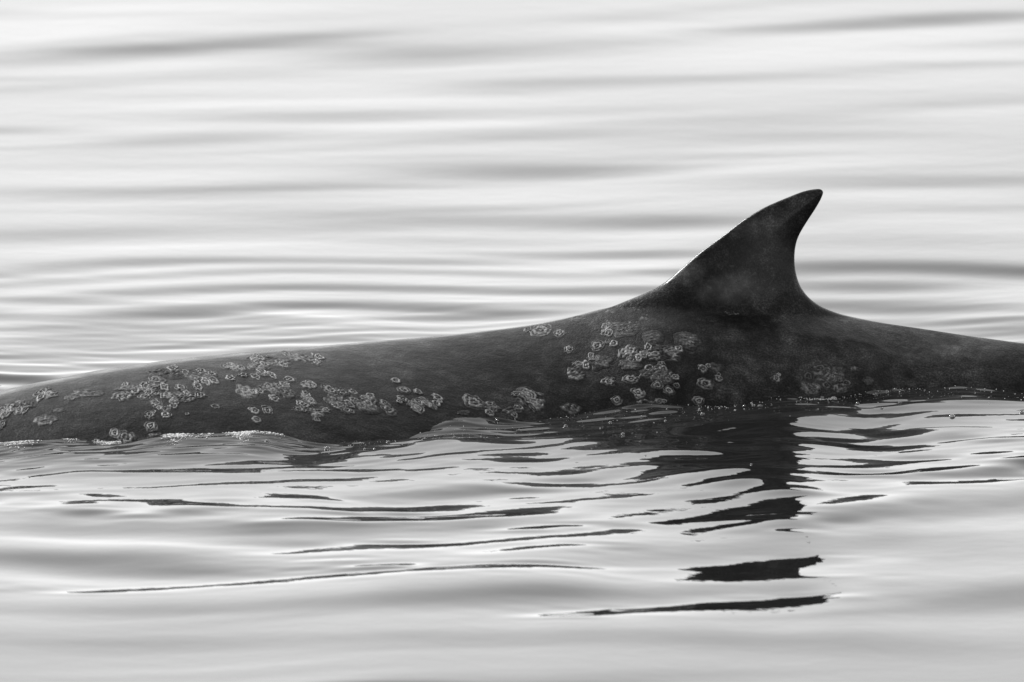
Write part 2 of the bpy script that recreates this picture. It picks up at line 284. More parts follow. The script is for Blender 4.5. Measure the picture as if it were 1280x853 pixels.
 [0,-3,-6,-11,-21,-37,-54,-47,28,-60,79,129,-13,203,77,106,96,-132,-183,-279,-283,-195,-143,-214,-190,-203,-127,117,207,145,-1,-96,-182,-172,-113,-67,-36,-18,-8,-4,-2,-1,0,0,0],
 [0,-3,-6,-11,-23,-44,-70,-84,-92,-16,3,207,-60,202,23,69,45,-168,-295,-280,-319,-244,-161,-213,-217,-179,-118,122,150,233,1,-48,-186,-145,-109,-70,-38,-18,-9,-4,-2,-1,0,0,0],
 [0,-3,-6,-12,-24,-48,-89,-108,-21,-73,-13,122,-27,91,-14,44,25,-189,-355,-314,-335,-291,-190,-214,-231,-156,-103,134,86,228,43,-21,-161,-144,-112,-70,-38,-18,-9,-4,-2,-1,-1,0,0],
 [0,-3,-7,-13,-23,-45,-91,-197,-342,-8,-52,98,-47,16,-27,32,-13,-205,-393,-376,-329,-324,-222,-186,-242,-152,-58,112,53,174,115,-23,-105,-169,-118,-68,-36,-18,-9,-5,-3,-1,-1,0,1],
 [0,-3,-7,-14,-25,-46,-96,-203,-323,-38,-86,88,-65,-26,49,-33,37,-224,-410,-432,-355,-320,-231,-201,-228,-164,-9,142,8,120,145,-10,-65,-155,-112,-63,-33,-18,-10,-5,-3,-2,-1,0,1],
 [0,-3,-8,-15,-28,-53,-97,-152,-166,-105,-46,43,-87,-32,11,-33,-17,-262,-373,-467,-376,-353,-274,-172,-209,-167,17,223,-21,55,152,5,-42,-115,-92,-56,-31,-18,-10,-6,-3,-2,-1,0,1],
 [1,-4,-8,-16,-31,-57,-89,-109,-104,-135,-32,-5,-104,-42,16,-64,-104,-218,-384,-452,-425,-321,-313,-192,-201,-126,-1,380,-13,-10,134,22,-34,-67,-65,-46,-29,-18,-11,-7,-4,-2,-1,0,1],
 [1,-4,-9,-17,-33,-57,-82,-86,-55,-87,-8,-57,-79,-73,31,-96,-128,-189,-352,-434,-441,-360,-310,-223,-184,-66,7,408,-73,-15,117,22,-31,-35,-39,-34,-26,-19,-13,-8,-4,-2,-1,0,1],
 [1,-4,-9,-18,-33,-54,-75,-87,-99,-119,-29,-48,-98,-73,20,-109,-139,-205,-292,-383,-440,-377,-309,-239,-198,-51,68,333,-73,-4,73,20,-33,-12,-16,-22,-23,-20,-14,-9,-5,-2,-1,1,2],
 [1,-4,-10,-19,-32,-51,-74,-104,-125,-151,-38,-57,-99,-75,8,-112,-156,-213,-274,-275,-379,-401,-327,-255,-152,-58,176,298,-85,-31,80,-8,-56,12,6,-11,-21,-22,-16,-10,-5,-2,-1,1,2],
 [0,-5,-10,-19,-32,-50,-74,-106,-146,-184,-45,-59,-102,-73,2,-122,-168,-221,-282,-215,-290,-245,-334,-264,-164,-50,311,243,-77,-38,26,2,-65,-22,22,-3,-23,-25,-18,-10,-5,-2,0,1,2],
 [0,-5,-10,-19,-31,-50,-76,-114,-167,-212,-48,-59,-99,-69,-1,-134,-179,-236,-276,-237,-156,-283,-339,-288,-80,-108,444,195,-71,-70,-27,-52,-80,-2,24,-10,-31,-29,-19,-10,-5,-2,0,1,2],
 [0,-5,-10,-19,-32,-51,-79,-122,-182,-237,-44,-56,-93,-59,-4,-143,-190,-248,-289,-223,-184,-301,-356,-287,-98,8,136,212,-112,-43,-98,-91,-145,41,45,-32,-44,-31,-18,-9,-4,-2,0,1,2],
 [0,-5,-10,-18,-32,-53,-84,-126,-202,-251,-41,-45,-82,-48,5,-147,-200,-259,-301,-232,-197,-316,-373,-274,-100,60,183,179,-108,-105,-28,-159,-206,8,-108,-82,-51,-31,-17,-9,-4,-1,0,1,2],
 [0,-5,-10,-18,-32,-56,-93,-139,-192,-267,-17,-49,-64,-31,7,-142,-209,-269,-312,-247,-201,-344,-236,-297,-101,112,229,161,-124,67,-60,-74,-290,-276,-192,-106,-58,-32,-16,-8,-3,-1,0,1,1],
 [0,-5,-9,-17,-32,-58,-102,-160,-203,-248,-24,-6,-97,29,27,-127,-218,-277,-328,-229,-221,-340,-253,-256,-133,130,363,118,-103,-278,79,-12,-196,-269,-216,-132,-69,-34,-15,-6,-2,-1,0,1,1],
 [0,-4,-9,-17,-31,-57,-105,-196,-323,-151,10,13,-55,-120,2,-101,-179,-235,-290,-250,-214,-357,-257,-227,-136,96,346,115,-122,-319,-122,73,-121,-295,-246,-151,-78,-35,-14,-5,-2,-1,0,0,1],
 [0,-4,-9,-17,-31,-61,-112,-177,-202,-173,4,50,-14,-115,4,-110,-156,-267,-269,-263,-212,-354,-284,-170,-157,161,-22,148,-151,-215,-190,-54,103,-441,-276,-159,-83,-36,-13,-4,-1,0,0,0,1],
 [0,-4,-9,-16,-32,-61,-110,-172,-205,-117,76,58,63,-125,54,-107,-156,-286,-293,-244,-232,-311,-309,-156,-105,-3,-50,145,-160,-228,-197,-132,93,-287,-285,-180,-87,-34,-11,-3,-1,0,0,0,0],
 [0,-4,-9,-17,-31,-59,-103,-162,-201,-73,96,133,86,-33,12,-59,-180,-223,-283,-242,-225,-316,-291,-170,-58,-51,-255,187,-201,-248,-205,-169,62,-81,-318,-195,-82,-29,-10,-3,-1,0,0,0,0],
 [0,-5,-9,-17,-31,-56,-93,-138,-148,-29,158,187,150,1,134,-242,-179,-203,-280,-232,-220,-313,-281,-150,-74,48,-194,178,-180,-303,-225,-161,46,233,-228,-160,-70,-27,-10,-4,-1,-1,0,0,0],
 [0,-5,-10,-17,-31,-52,-80,-110,-110,36,228,258,225,63,257,-221,-206,-164,-270,-220,-213,-285,-285,-116,-40,-69,-83,167,-167,-312,-285,-159,-17,73,82,-38,-51,-28,-12,-4,-2,-1,0,0,0],
 [-1,-5,-10,-17,-30,-48,-67,-75,-44,130,309,358,317,156,287,-165,-275,-117,-264,-192,-216,-344,-242,-123,32,-108,-76,180,-167,-329,-306,-209,92,-150,87,33,-17,-22,-12,-5,-2,-1,-1,0,0],
 [-1,-5,-10,-17,-29,-44,-55,-36,59,237,423,504,436,271,345,-35,-358,-77,-244,-177,-189,-376,-213,-81,33,63,-9,185,-163,-363,-174,-206,6,-21,74,47,7,-9,-9,-5,-3,-1,-1,0,0],
 [-2,-6,-10,-17,-27,-39,-44,-16,108,465,669,657,596,403,430,72,-357,-63,-205,-156,-177,-338,-197,-54,49,148,-37,169,-117,-402,-185,-202,-62,-42,40,46,21,2,-5,-5,-3,-2,-1,0,0],
 [-2,-6,-10,-16,-24,-32,-30,16,185,574,933,925,989,635,532,188,-337,-76,-147,-148,-132,-346,-105,-81,168,-93,-67,188,-106,-347,-232,-174,-124,19,48,45,28,10,-1,-4,-4,-2,-1,0,0],
 [-3,-6,-10,-15,-22,-25,-11,52,207,455,697,880,1167,1191,693,302,-301,-131,-85,-122,-109,-305,-87,-88,126,-15,-126,193,-67,-369,-229,-183,-128,-5,36,48,36,15,1,-4,-4,-2,-1,0,0],
 [-3,-6,-10,-14,-18,-16,6,73,201,374,558,776,1108,1492,1174,395,-219,-227,-36,-91,-68,-279,-73,-45,-143,-64,-16,223,-56,-393,-259,-181,-138,3,38,61,42,16,1,-3,-3,-2,-1,-1,0],
 [-4,-6,-9,-12,-14,-8,19,80,183,318,476,678,970,1387,1638,620,-121,-469,34,-82,-7,-286,-30,-3,-406,-32,213,-66,-198,-404,-277,-184,-139,-26,86,87,42,12,0,-3,-3,-2,-1,-1,0],
 [-5,-6,-8,-10,-10,0,27,80,164,275,416,599,841,1140,1405,1181,-36,-565,28,-11,-118,-220,-15,-123,-252,-172,-188,19,-179,-405,-224,-253,-7,-55,248,114,30,5,-1,-2,-2,-2,-1,-1,0],
 [-5,-6,-8,-8,-6,5,30,76,146,241,365,528,727,936,1096,1051,144,-580,-381,-280,-49,-172,79,-70,-195,-200,-542,121,-188,-421,-132,-294,-44,-77,109,63,20,4,0,-1,-2,-1,-1,-1,-1],
 [-5,-6,-7,-6,-3,8,32,71,130,212,321,461,624,774,821,622,57,-461,-484,-351,-331,-565,-482,-222,-198,-295,-290,164,-172,-396,-143,-178,-94,-72,-96,-19,9,7,2,-1,-1,-1,-1,-1,-1],
 [-6,-6,-5,-4,0,11,31,66,116,187,281,399,529,629,615,396,-7,-410,-520,-437,-424,-487,-438,-274,-211,-256,-168,194,-131,-367,-176,-84,-140,-80,-203,-74,-7,5,3,0,-1,-1,-1,-1,-1],
 [-5,-5,-4,-3,2,12,30,60,104,165,245,342,441,503,466,277,-33,-343,-506,-507,-487,-506,-437,-291,-190,-122,-53,228,-75,-356,-204,-65,-122,-65,-112,-73,-25,-3,1,0,0,-1,-1,-1,-1],
 [-5,-4,-3,-1,3,12,29,55,93,145,212,290,364,402,361,208,-42,-309,-491,-550,-536,-497,-400,-276,-167,-49,149,270,4,-357,-214,-56,-130,-91,-73,-61,-33,-11,-2,0,0,0,-1,-1,-1],
 [-5,-4,-3,0,4,13,27,50,82,127,182,244,299,322,287,167,-37,-279,-476,-569,-569,-502,-376,-248,-131,32,323,335,75,-340,-181,-38,-141,-87,-80,-57,-33,-14,-4,-1,0,0,0,0,0],
 [-4,-3,-2,0,5,12,25,45,73,110,156,204,244,260,232,142,-21,-239,-445,-563,-571,-489,-353,-214,-84,39,146,440,122,-293,-158,-30,-133,-106,-78,-54,-33,-17,-6,-2,0,0,0,0,0],
 [-4,-2,-1,1,5,12,23,40,64,95,132,169,199,210,190,125,-1,-189,-391,-528,-550,-468,-331,-186,-49,76,209,488,207,-257,-119,-13,-125,-114,-82,-54,-32,-17,-8,-3,-1,0,0,0,0],
 [-3,-2,-1,1,5,11,21,36,56,82,111,140,162,170,157,111,18,-133,-317,-464,-506,-438,-308,-163,-21,126,313,560,282,-200,-82,8,-111,-120,-85,-54,-32,-18,-9,-4,-1,0,0,0,0],
 [-3,-1,0,2,5,11,19,32,49,70,93,116,132,138,129,98,34,-80,-234,-377,-437,-394,-279,-140,6,173,380,582,387,-144,-34,34,-93,-121,-84,-54,-33,-19,-10,-4,-2,0,0,0,1],
 [-2,-1,0,2,5,10,17,28,42,60,78,95,108,112,106,86,43,-35,-154,-279,-351,-333,-242,-115,31,205,418,609,488,-71,18,68,-70,-116,-82,-55,-34,-19,-10,-5,-2,0,0,0,1],
 [-2,-1,0,2,5,9,16,25,37,50,65,79,88,92,87,74,47,-3,-86,-185,-257,-261,-196,-87,52,223,417,579,611,15,77,112,-42,-103,-83,-56,-35,-20,-10,-5,-2,-1,0,0,1],
 [-1,0,1,2,4,8,14,22,31,43,54,65,72,75,72,63,47,17,-35,-106,-167,-185,-145,-57,68,228,410,577,729,128,137,169,-9,-82,-81,-58,-36,-21,-11,-5,-2,-1,0,1,1],
 [-1,0,1,2,4,8,12,19,27,36,45,53,59,61,59,53,44,28,-2,-47,-93,-115,-94,-28,77,225,413,625,844,263,210,236,33,-53,-75,-59,-38,-21,-11,-5,-2,-1,0,0,1],
 [-1,0,1,2,4,7,11,16,23,30,38,44,48,50,48,45,39,31,17,-8,-39,-59,-49,-3,83,216,419,697,946,434,289,315,81,-14,-71,-60,-38,-21,-11,-5,-2,-1,0,0,1],
 [0,0,1,2,4,6,10,14,19,25,31,36,40,41,40,37,34,31,25,14,-4,-18,-14,19,88,206,411,744,1105,603,404,409,157,36,-54,-56,-36,-20,-10,-5,-2,-1,0,0,1],
 [0,0,1,2,3,5,8,12,17,21,26,30,33,34,33,31,30,29,27,23,15,8,11,36,93,200,391,716,1123,897,513,362,85,-41,-53,-44,-31,-19,-10,-5,-2,-1,0,0,1],
 [0,0,1,2,3,5,7,10,14,18,22,25,27,28,27,26,26,26,26,26,24,21,25,47,99,198,368,608,835,832,535,292,107,-3,-34,-35,-27,-17,-10,-5,-2,-1,0,0,1],
 [0,0,1,2,3,4,6,9,12,15,18,21,22,23,23,22,22,22,24,25,26,27,33,53,102,192,333,500,620,617,459,266,118,23,-18,-27,-23,-16,-9,-5,-3,-1,0,0,1],
 [0,0,1,1,2,4,5,8,10,13,15,17,18,19,19,19,19,19,21,23,25,28,36,57,101,179,290,406,479,469,375,239,119,37,-5,-19,-19,-14,-9,-5,-3,-1,0,0,1],
 [0,0,1,1,2,3,5,6,8,11,12,14,15,16,16,16,16,16,18,20,22,27,36,57,97,162,246,328,376,367,302,206,113,44,5,-12,-15,-12,-8,-5,-3,-1,-1,0,1],
 [0,0,1,1,2,3,4,6,7,9,10,12,13,13,13,13,14,14,15,17,20,25,35,55,90,143,206,265,297,290,244,174,103,47,12,-5,-10,-10,-7,-4,-2,-1,-1,0,1],
 [0,0,1,1,2,2,4,5,6,7,9,10,10,11,11,11,12,12,13,15,17,23,33,52,82,124,172,215,237,232,198,146,92,46,16,-1,-7,-8,-6,-4,-2,-1,-1,0,0],
 [0,0,1,1,1,2,3,4,5,6,7,8,9,9,9,10,10,10,11,13,15,21,31,48,73,107,143,175,191,186,161,122,80,44,18,3,-4,-6,-5,-4,-2,-1,-1,0,0],
 [0,0,1,1,1,2,3,3,4,5,6,7,7,8,8,8,8,9,10,11,14,19,28,43,65,91,119,142,154,150,131,102,70,41,19,5,-2,-4,-4,-3,-2,-1,-1,0,0],
 [0,0,1,1,1,2,2,3,4,4,5,6,6,6,7,7,7,8,8,10,13,18,26,39,56,78,99,117,125,122,108,85,60,37,19,7,0,-3,-3,-3,-2,-1,-1,0,0],
 [0,0,1,1,1,1,2,2,3,4,4,5,5,5,6,6,6,6,7,9,11,16,24,34,49,66,83,96,102,100,89,71,52,33,18,7,1,-2,-2,-2,-2,-1,-1,0,0],
 [0,0,0,1,1,1,2,2,3,3,4,4,4,5,5,5,5,6,6,8,10,15,21,31,43,56,69,79,84,82,73,60,44,29,17,8,2,-1,-2,-2,-1,-1,-1,-1,0],
 [0,0,0,1,1,1,1,2,2,3,3,3,4,4,4,4,5,5,6,7,10,13,19,27,37,48,58,66,69,68,61,51,38,26,16,8,3,0,-1,-1,-1,-1,-1,-1,0],
 [0,0,0,1,1,1,1,2,2,2,3,3,3,3,3,4,4,4,5,7,9,12,17,24,32,41,49,55,58,57,51,43,33,23,15,8,3,1,0,-1,-1,-1,-1,-1,0],
 [0,0,0,0,1,1,1,1,2,2,2,2,3,3,3,3,4,4,5,6,8,11,16,22,29,36,42,47,49,48,44,37,29,21,14,8,4,1,0,-1,-1,-1,-1,-1,-1],
 [0,0,0,0,1,1,1,1,1,2,2,2,2,3,3,3,3,4,4,6,8,11,15,20,25,31,37,41,42,41,38,32,25,19,13,8,4,1,0,-1,-1,-1,-1,-1,-1],
 [0,0,0,0,1,1,1,1,1,2,2,2,2,2,3,3,3,3,4,5,7,10,14,18,23,28,32,36,37,36,33,28,23,17,12,7,4,2,0,0,-1,-1,-1,-1,-1],
 [0,0,0,0,1,1,1,1,1,1,2,2,2,2,2,2,3,3,4,5,7,10,13,17,21,26,29,32,33,32,30,26,21,16,11,7,4,2,1,0,0,-1,-1,-1,-1],
 [0,0,0,0,1,1,1,1,1,1,2,2,2,2,2,2,3,3,4,5,7,9,12,16,20,24,27,30,31,30,28,24,20,15,11,7,4,2,1,0,0,-1,-1,-1,-1],
 [0,0,0,0,0,1,1,1,1,1,1,2,2,2,2,2,2,3,4,5,7,9,12,16,19,23,26,29,29,29,27,23,19,15,11,7,4,2,1,0,0,-1,-1,-1,-1],
 [0,0,0,0,1,1,1,1,1,1,1,2,2,2,2,2,3,3,4,5,7,9,12,16,19,23,26,28,29,28,26,23,19,15,11,7,4,2,1,0,0,-1,-1,-1,-1],
 [0,0,0,0,0,1,1,1,1,1,1,2,2,2,2,2,2,3,4,5,7,9,12,16,19,23,25,27,28,28,26,23,19,15,11,7,5,2,1,0,-1,-1,-1,-1,-1],
])
BG = ([-3.4, 0.25], [-0.8, 0.07], [
 [10,-1,-12,-24,-36,-46,-52,-53,-48,-40,-30,-20,-13,-8,-5,-3,-3,-3,-3,-3,-2,-2,-1,-1,-1,0,0],
 [10,0,-11,-23,-36,-47,-53,-54,-49,-40,-29,-20,-12,-7,-5,-4,-3,-3,-3,-3,-3,-2,-2,-1,-1,0,0],
 [11,1,-10,-23,-37,-49,-56,-56,-51,-41,-30,-20,-12,-7,-5,-4,-4,-3,-3,-3,-3,-2,-1,-1,-1,0,0],
 [13,2,-10,-24,-39,-53,-61,-62,-55,-43,-31,-20,-12,-7,-5,-4,-4,-4,-4,-3,-3,-2,-2,-1,-1,0,0],
 [16,4,-8,-24,-43,-59,-70,-70,-62,-47,-33,-20,-12,-7,-5,-5,-4,-4,-4,-4,-3,-2,-2,-1,-1,0,0],
 [21,8,-6,-25,-48,-69,-83,-83,-71,-53,-35,-21,-12,-8,-6,-5,-5,-5,-5,-4,-4,-3,-2,-1,-1,0,0],
 [25,12,-4,-25,-54,-83,-101,-100,-84,-60,-38,-22,-12,-8,-6,-6,-6,-6,-6,-5,-4,-3,-2,-1,0,0,1],
 [30,16,0,-24,-61,-102,-127,-125,-99,-67,-40,-22,-13,-8,-7,-7,-7,-7,-7,-6,-5,-3,-2,-1,0,0,1],
 [34,21,6,-20,-67,-127,-167,-157,-118,-75,-43,-23,-13,-9,-8,-8,-9,-9,-8,-7,-6,-4,-2,-1,0,1,2],
 [37,25,12,-13,-67,-160,-231,-199,-138,-83,-45,-24,-14,-10,-9,-10,-10,-11,-10,-9,-7,-5,-3,-1,0,1,2],
 [39,29,17,-6,-59,-158,-263,-242,-161,-90,-47,-25,-15,-12,-11,-12,-13,-13,-12,-10,-8,-6,-3,-1,0,2,3],
 [39,32,23,2,-43,-127,-288,-298,-181,-94,-49,-27,-17,-14,-13,-15,-16,-16,-15,-13,-10,-7,-4,-1,1,3,4],
 [38,35,30,12,-32,-117,-266,-304,-182,-98,-54,-31,-19,-16,-16,-18,-20,-20,-19,-16,-12,-8,-4,-1,1,4,6],
 [33,36,38,29,-12,-105,-340,-269,-164,-106,-63,-35,-22,-18,-19,-22,-24,-25,-23,-19,-14,-9,-5,-1,2,5,8],
 [28,36,47,48,-29,-254,-73,-54,-160,-126,-71,-38,-24,-22,-24,-27,-30,-31,-28,-24,-18,-11,-5,0,3,6,10],
 [21,34,45,52,81,188,6,-249,-187,-123,-72,-41,-28,-26,-29,-33,-37,-38,-35,-29,-21,-13,-5,0,4,8,12],
 [13,31,50,77,124,145,-32,-200,-201,-128,-74,-44,-32,-31,-35,-41,-46,-47,-44,-36,-26,-15,-6,1,6,10,15],
 [2,29,58,102,156,162,-29,-220,-183,-124,-76,-48,-37,-37,-42,-50,-57,-59,-55,-45,-31,-17,-6,2,7,12,17],
 [-7,27,66,121,177,167,-38,-221,-186,-119,-77,-52,-43,-44,-51,-62,-71,-74,-69,-56,-37,-19,-5,4,9,14,19],
 [-14,26,72,134,192,153,-55,-218,-197,-117,-79,-56,-49,-53,-62,-75,-88,-94,-88,-70,-45,-21,-4,6,12,16,20],
 [-19,26,74,138,216,258,-57,-239,-184,-155,-84,-59,-58,-63,-74,-90,-108,-118,-112,-87,-53,-22,-1,9,14,17,20],
 [-21,25,76,143,212,221,60,-264,-183,-166,-74,-65,-71,-76,-87,-108,-134,-151,-143,-109,-62,-21,3,12,16,18,19],
 [-20,24,74,144,220,205,22,-239,-205,-159,-82,-85,-90,-91,-99,-126,-165,-193,-188,-139,-68,-16,9,16,17,17,17],
 [-16,24,69,134,221,262,-5,-223,-226,-164,-98,-114,-117,-108,-110,-144,-202,-249,-252,-178,-69,-6,16,19,18,16,13],
 [-11,25,65,120,190,239,48,-183,-238,-145,-137,-138,-159,-126,-115,-160,-246,-325,-320,-182,-54,5,22,22,18,14,9],
 [-4,26,60,106,163,194,52,-186,-173,-149,-129,-198,-232,-136,-111,-173,-297,-436,-413,-122,-20,18,28,25,18,11,4],
 [4,27,55,91,124,133,111,-188,-168,-116,-122,-241,-217,-121,-107,-188,-343,-484,-395,-150,-14,33,37,27,17,8,-1],
 [12,29,48,74,103,77,98,-112,-224,-77,-55,-324,-96,-86,-100,-196,-383,-582,-440,-160,4,50,43,28,15,5,-6],
 [19,30,40,51,80,166,91,-109,-210,-75,-39,-345,-125,-60,-79,-200,-388,-536,-389,-82,46,62,46,28,14,2,-10],
 [22,31,38,39,22,29,227,-143,-127,-121,-36,-330,-176,32,-41,-195,-377,-581,-388,30,88,71,47,27,13,0,-13],
 [22,30,36,35,21,20,161,-50,-162,-63,-60,-311,-219,20,-19,-194,-440,-631,-235,18,93,79,49,27,12,-1,-15],
 [20,27,34,34,11,6,193,-61,-158,-28,-89,-349,-213,1,-9,-188,-437,-609,-304,52,112,83,49,26,11,-2,-15],
 [15,22,29,40,60,99,236,13,-220,45,-141,-334,-314,33,-10,-176,-526,-584,-101,94,112,80,48,25,11,-1,-14],
 [10,17,26,47,105,177,102,141,-93,-25,-186,-224,-237,-39,79,-146,-403,-589,-154,43,99,78,46,25,11,0,-11],
 [5,15,27,53,115,207,60,130,93,-146,-161,-292,5,-128,136,-146,-469,-543,-202,83,98,69,42,24,12,3,-7],
 [1,15,31,61,106,135,50,56,207,-93,-289,-86,-63,-92,26,-161,-481,-557,-118,60,77,58,38,24,14,5,-3],
 [0,16,35,63,94,104,88,95,74,88,-132,-1,-49,-31,-126,-192,-463,-438,-55,26,51,46,34,24,16,9,2],
 [1,18,37,61,85,115,212,50,52,56,-63,-48,-81,-75,-109,-138,-346,-342,-70,3,29,34,30,24,18,12,6],
 [3,20,38,63,90,74,192,57,5,24,-87,-77,-117,-121,-116,-133,-273,-282,-89,-19,9,23,27,25,20,15,9],
 [4,22,40,59,76,107,95,207,-40,-6,-100,-122,-157,-137,-151,-138,-283,-297,-113,-49,-10,15,26,26,21,16,10],
 [5,23,41,61,75,83,55,189,105,-66,-120,-117,-67,-14,-117,-144,-293,-314,-135,-81,-28,10,27,28,23,16,9],
 [2,22,42,65,109,155,26,125,136,80,-40,15,-56,18,15,-141,-265,-275,-147,-113,-44,9,30,30,22,14,5],
 [-2,21,47,70,75,129,78,68,103,73,11,-38,-84,-24,-22,-134,-172,-152,-152,-140,-51,16,37,31,21,11,1],
 [-6,18,48,91,114,15,133,51,62,56,-25,-64,-109,-54,-46,-137,-115,-78,-156,-160,-37,34,44,31,18,6,-5],
 [-8,16,43,94,186,174,12,139,11,29,-51,-96,-156,-37,-110,-88,-131,-80,-169,-119,13,58,48,29,14,1,-11],
 [-7,17,43,78,126,215,14,81,89,-25,-67,-144,-121,-24,-115,-14,-132,-76,-158,24,99,80,48,25,10,-3,-17],
 [-5,18,43,74,114,180,81,2,92,36,-47,-98,-88,-83,-2,60,-50,-37,-29,264,187,94,45,21,6,-8,-22],
 [-2,18,41,74,121,140,150,-11,44,29,-32,-110,-134,-107,-24,66,109,98,150,322,216,106,47,19,3,-12,-27],
 [2,19,39,69,102,97,170,89,4,13,-74,-145,-164,-141,-78,84,215,242,249,298,218,116,51,18,0,-15,-31],
 [6,21,38,58,84,116,130,162,101,57,-26,-82,-158,-179,-108,67,247,270,260,266,207,118,54,19,-1,-18,-35],
 [10,23,36,51,66,93,101,144,117,69,-14,-57,-167,-211,-133,66,240,263,242,245,190,114,55,19,-2,-20,-37],
 [12,24,35,47,61,79,73,116,88,44,-35,-92,-164,-152,-74,92,215,250,221,228,172,106,53,20,-2,-20,-37],
 [13,24,35,47,54,52,45,79,72,23,-54,-100,-136,-108,17,67,209,240,212,211,160,98,50,19,-1,-19,-36],
 [12,23,36,48,53,42,18,33,37,6,-75,-121,-158,-128,6,72,211,251,215,200,148,90,46,18,-1,-17,-34],
 [10,22,36,50,55,36,7,6,-8,-19,-91,-130,-180,-142,-18,76,221,272,225,192,136,81,42,17,0,-15,-30],
 [8,21,35,52,64,52,7,-4,-26,-58,-101,-135,-175,-159,-44,77,231,293,235,185,123,72,37,15,0,-13,-26],
 [5,19,34,54,77,80,30,-10,-34,-76,-102,-117,-176,-164,-67,70,238,302,239,179,110,62,32,14,1,-10,-22],
 [4,17,33,55,87,110,70,13,-36,-77,-112,-116,-186,-184,-98,48,225,292,214,164,99,54,28,12,1,-8,-18],
 [2,16,32,56,92,127,107,45,-28,-76,-127,-138,-204,-205,-132,23,205,274,187,130,86,48,24,11,2,-6,-15],
 [1,16,32,56,92,130,116,72,-18,-61,-118,-156,-215,-212,-139,14,184,250,168,101,67,40,21,10,2,-5,-12],
 [1,16,32,56,89,120,113,76,-5,-54,-83,-164,-210,-196,-102,31,165,221,153,85,51,32,19,9,3,-3,-9],
 [0,16,33,56,85,111,98,70,-7,-46,-56,-144,-190,-147,-11,94,160,188,126,72,42,26,15,8,3,-2,-6],
 [0,16,34,56,79,90,83,51,-3,-44,-28,-101,-151,-91,77,160,160,164,102,55,33,21,13,7,3,-1,-4],
 [-1,16,34,57,76,78,55,44,-15,-12,-18,-59,-115,-53,127,190,168,143,78,42,26,17,11,7,3,1,-2],
 [-1,15,34,57,80,75,53,36,-1,-6,35,-59,-99,-50,133,191,163,152,73,30,21,14,9,6,3,1,-1],
 [-1,15,32,57,86,64,41,38,-6,6,40,-7,-119,-43,120,189,162,157,96,32,17,11,7,5,3,2,1],
 [-1,14,31,52,67,51,21,29,1,2,36,9,-78,-71,115,174,165,156,105,50,18,8,5,4,3,3,2],
 [0,14,29,46,56,39,4,5,-3,-1,33,-11,-74,-58,82,167,149,148,93,49,18,7,5,4,4,3,2],
 [0,12,25,39,48,40,4,-6,-24,-10,19,-25,-109,-55,74,143,138,128,78,38,17,7,5,4,3,3,2],
 [1,11,21,33,41,34,15,6,-17,-14,4,-49,-126,-82,72,126,115,105,58,26,13,8,6,5,4,2,1],
 [1,9,17,27,36,36,37,31,-15,-10,0,-70,-151,-98,47,120,92,78,39,14,10,9,7,6,3,1,-1],
 [1,6,12,20,32,49,67,83,29,-24,-20,-85,-172,-118,37,111,87,54,20,3,8,11,10,6,3,0,-3],
 [1,4,8,14,29,55,79,94,95,40,-26,-114,-191,-135,25,114,104,67,11,-2,8,14,12,7,3,-1,-5],
 [0,2,4,9,21,43,65,80,94,84,25,-103,-217,-148,10,114,120,110,42,0,13,19,14,7,2,-2,-7],
 [0,0,1,4,12,29,48,61,87,97,34,-95,-222,-167,7,115,148,145,91,24,27,24,15,7,1,-4,-8],
 [-1,-1,-2,-1,2,12,28,39,67,93,51,-92,-224,-195,-3,121,173,194,130,78,61,31,14,6,0,-5,-10],
 [-1,-2,-4,-7,-8,-4,9,18,47,78,50,-71,-199,-183,-35,121,179,210,154,99,72,35,15,5,-1,-6,-11],
 [0,-4,-7,-12,-18,-19,-9,-2,28,65,49,-37,-148,-137,-37,87,189,206,149,110,68,37,16,5,-1,-7,-12],
 [0,-5,-10,-17,-26,-32,-23,-17,13,54,50,-6,-64,-79,-24,55,165,225,143,99,75,39,17,5,-1,-7,-13],
 [1,-6,-13,-22,-33,-37,-26,-20,8,50,56,26,-3,0,8,39,127,207,166,92,67,38,17,6,-1,-8,-13],
 [2,-7,-16,-27,-38,-40,-25,-21,6,48,61,51,35,25,24,40,108,181,155,102,61,35,17,6,-1,-8,-14],
 [3,-7,-18,-31,-44,-48,-32,-27,-2,40,54,59,54,41,21,22,89,164,143,97,60,34,17,6,-1,-8,-14],
 [4,-8,-20,-36,-52,-57,-41,-36,-13,31,58,61,55,49,37,28,67,141,135,94,60,34,17,6,-1,-8,-14],
 [5,-8,-22,-41,-61,-63,-43,-37,-20,8,52,81,56,45,44,50,77,128,127,92,59,34,16,6,-1,-7,-14],
 [6,-8,-23,-45,-73,-72,-46,-41,-12,4,27,67,53,42,40,45,80,125,124,92,60,33,16,5,-1,-7,-14],
 [7,-8,-24,-45,-68,-84,-45,-52,-27,15,29,51,38,37,44,22,63,111,120,93,60,33,16,5,-1,-7,-13],
 [8,-8,-25,-46,-66,-67,-39,-39,-43,10,40,42,26,33,50,18,49,100,114,94,59,32,15,5,-1,-7,-13],
 [9,-7,-24,-45,-70,-90,-20,-16,-41,-8,52,50,14,30,56,23,42,90,111,94,59,32,15,5,-2,-7,-13],
 [10,-6,-23,-44,-63,-102,-42,34,-23,-13,46,79,23,28,62,38,50,90,110,95,59,31,14,4,-2,-7,-12],
 [10,-4,-20,-48,-91,-103,-53,53,17,-11,45,89,68,38,67,60,75,105,113,93,58,30,13,4,-2,-7,-12],
 [8,-3,-17,-46,-99,-125,-59,59,51,-9,50,96,102,74,70,80,106,127,120,90,55,29,13,4,-2,-6,-11],
 [5,-5,-15,-36,-80,-117,-64,40,60,-2,35,103,121,100,86,90,118,134,119,86,51,27,12,4,-1,-6,-10],
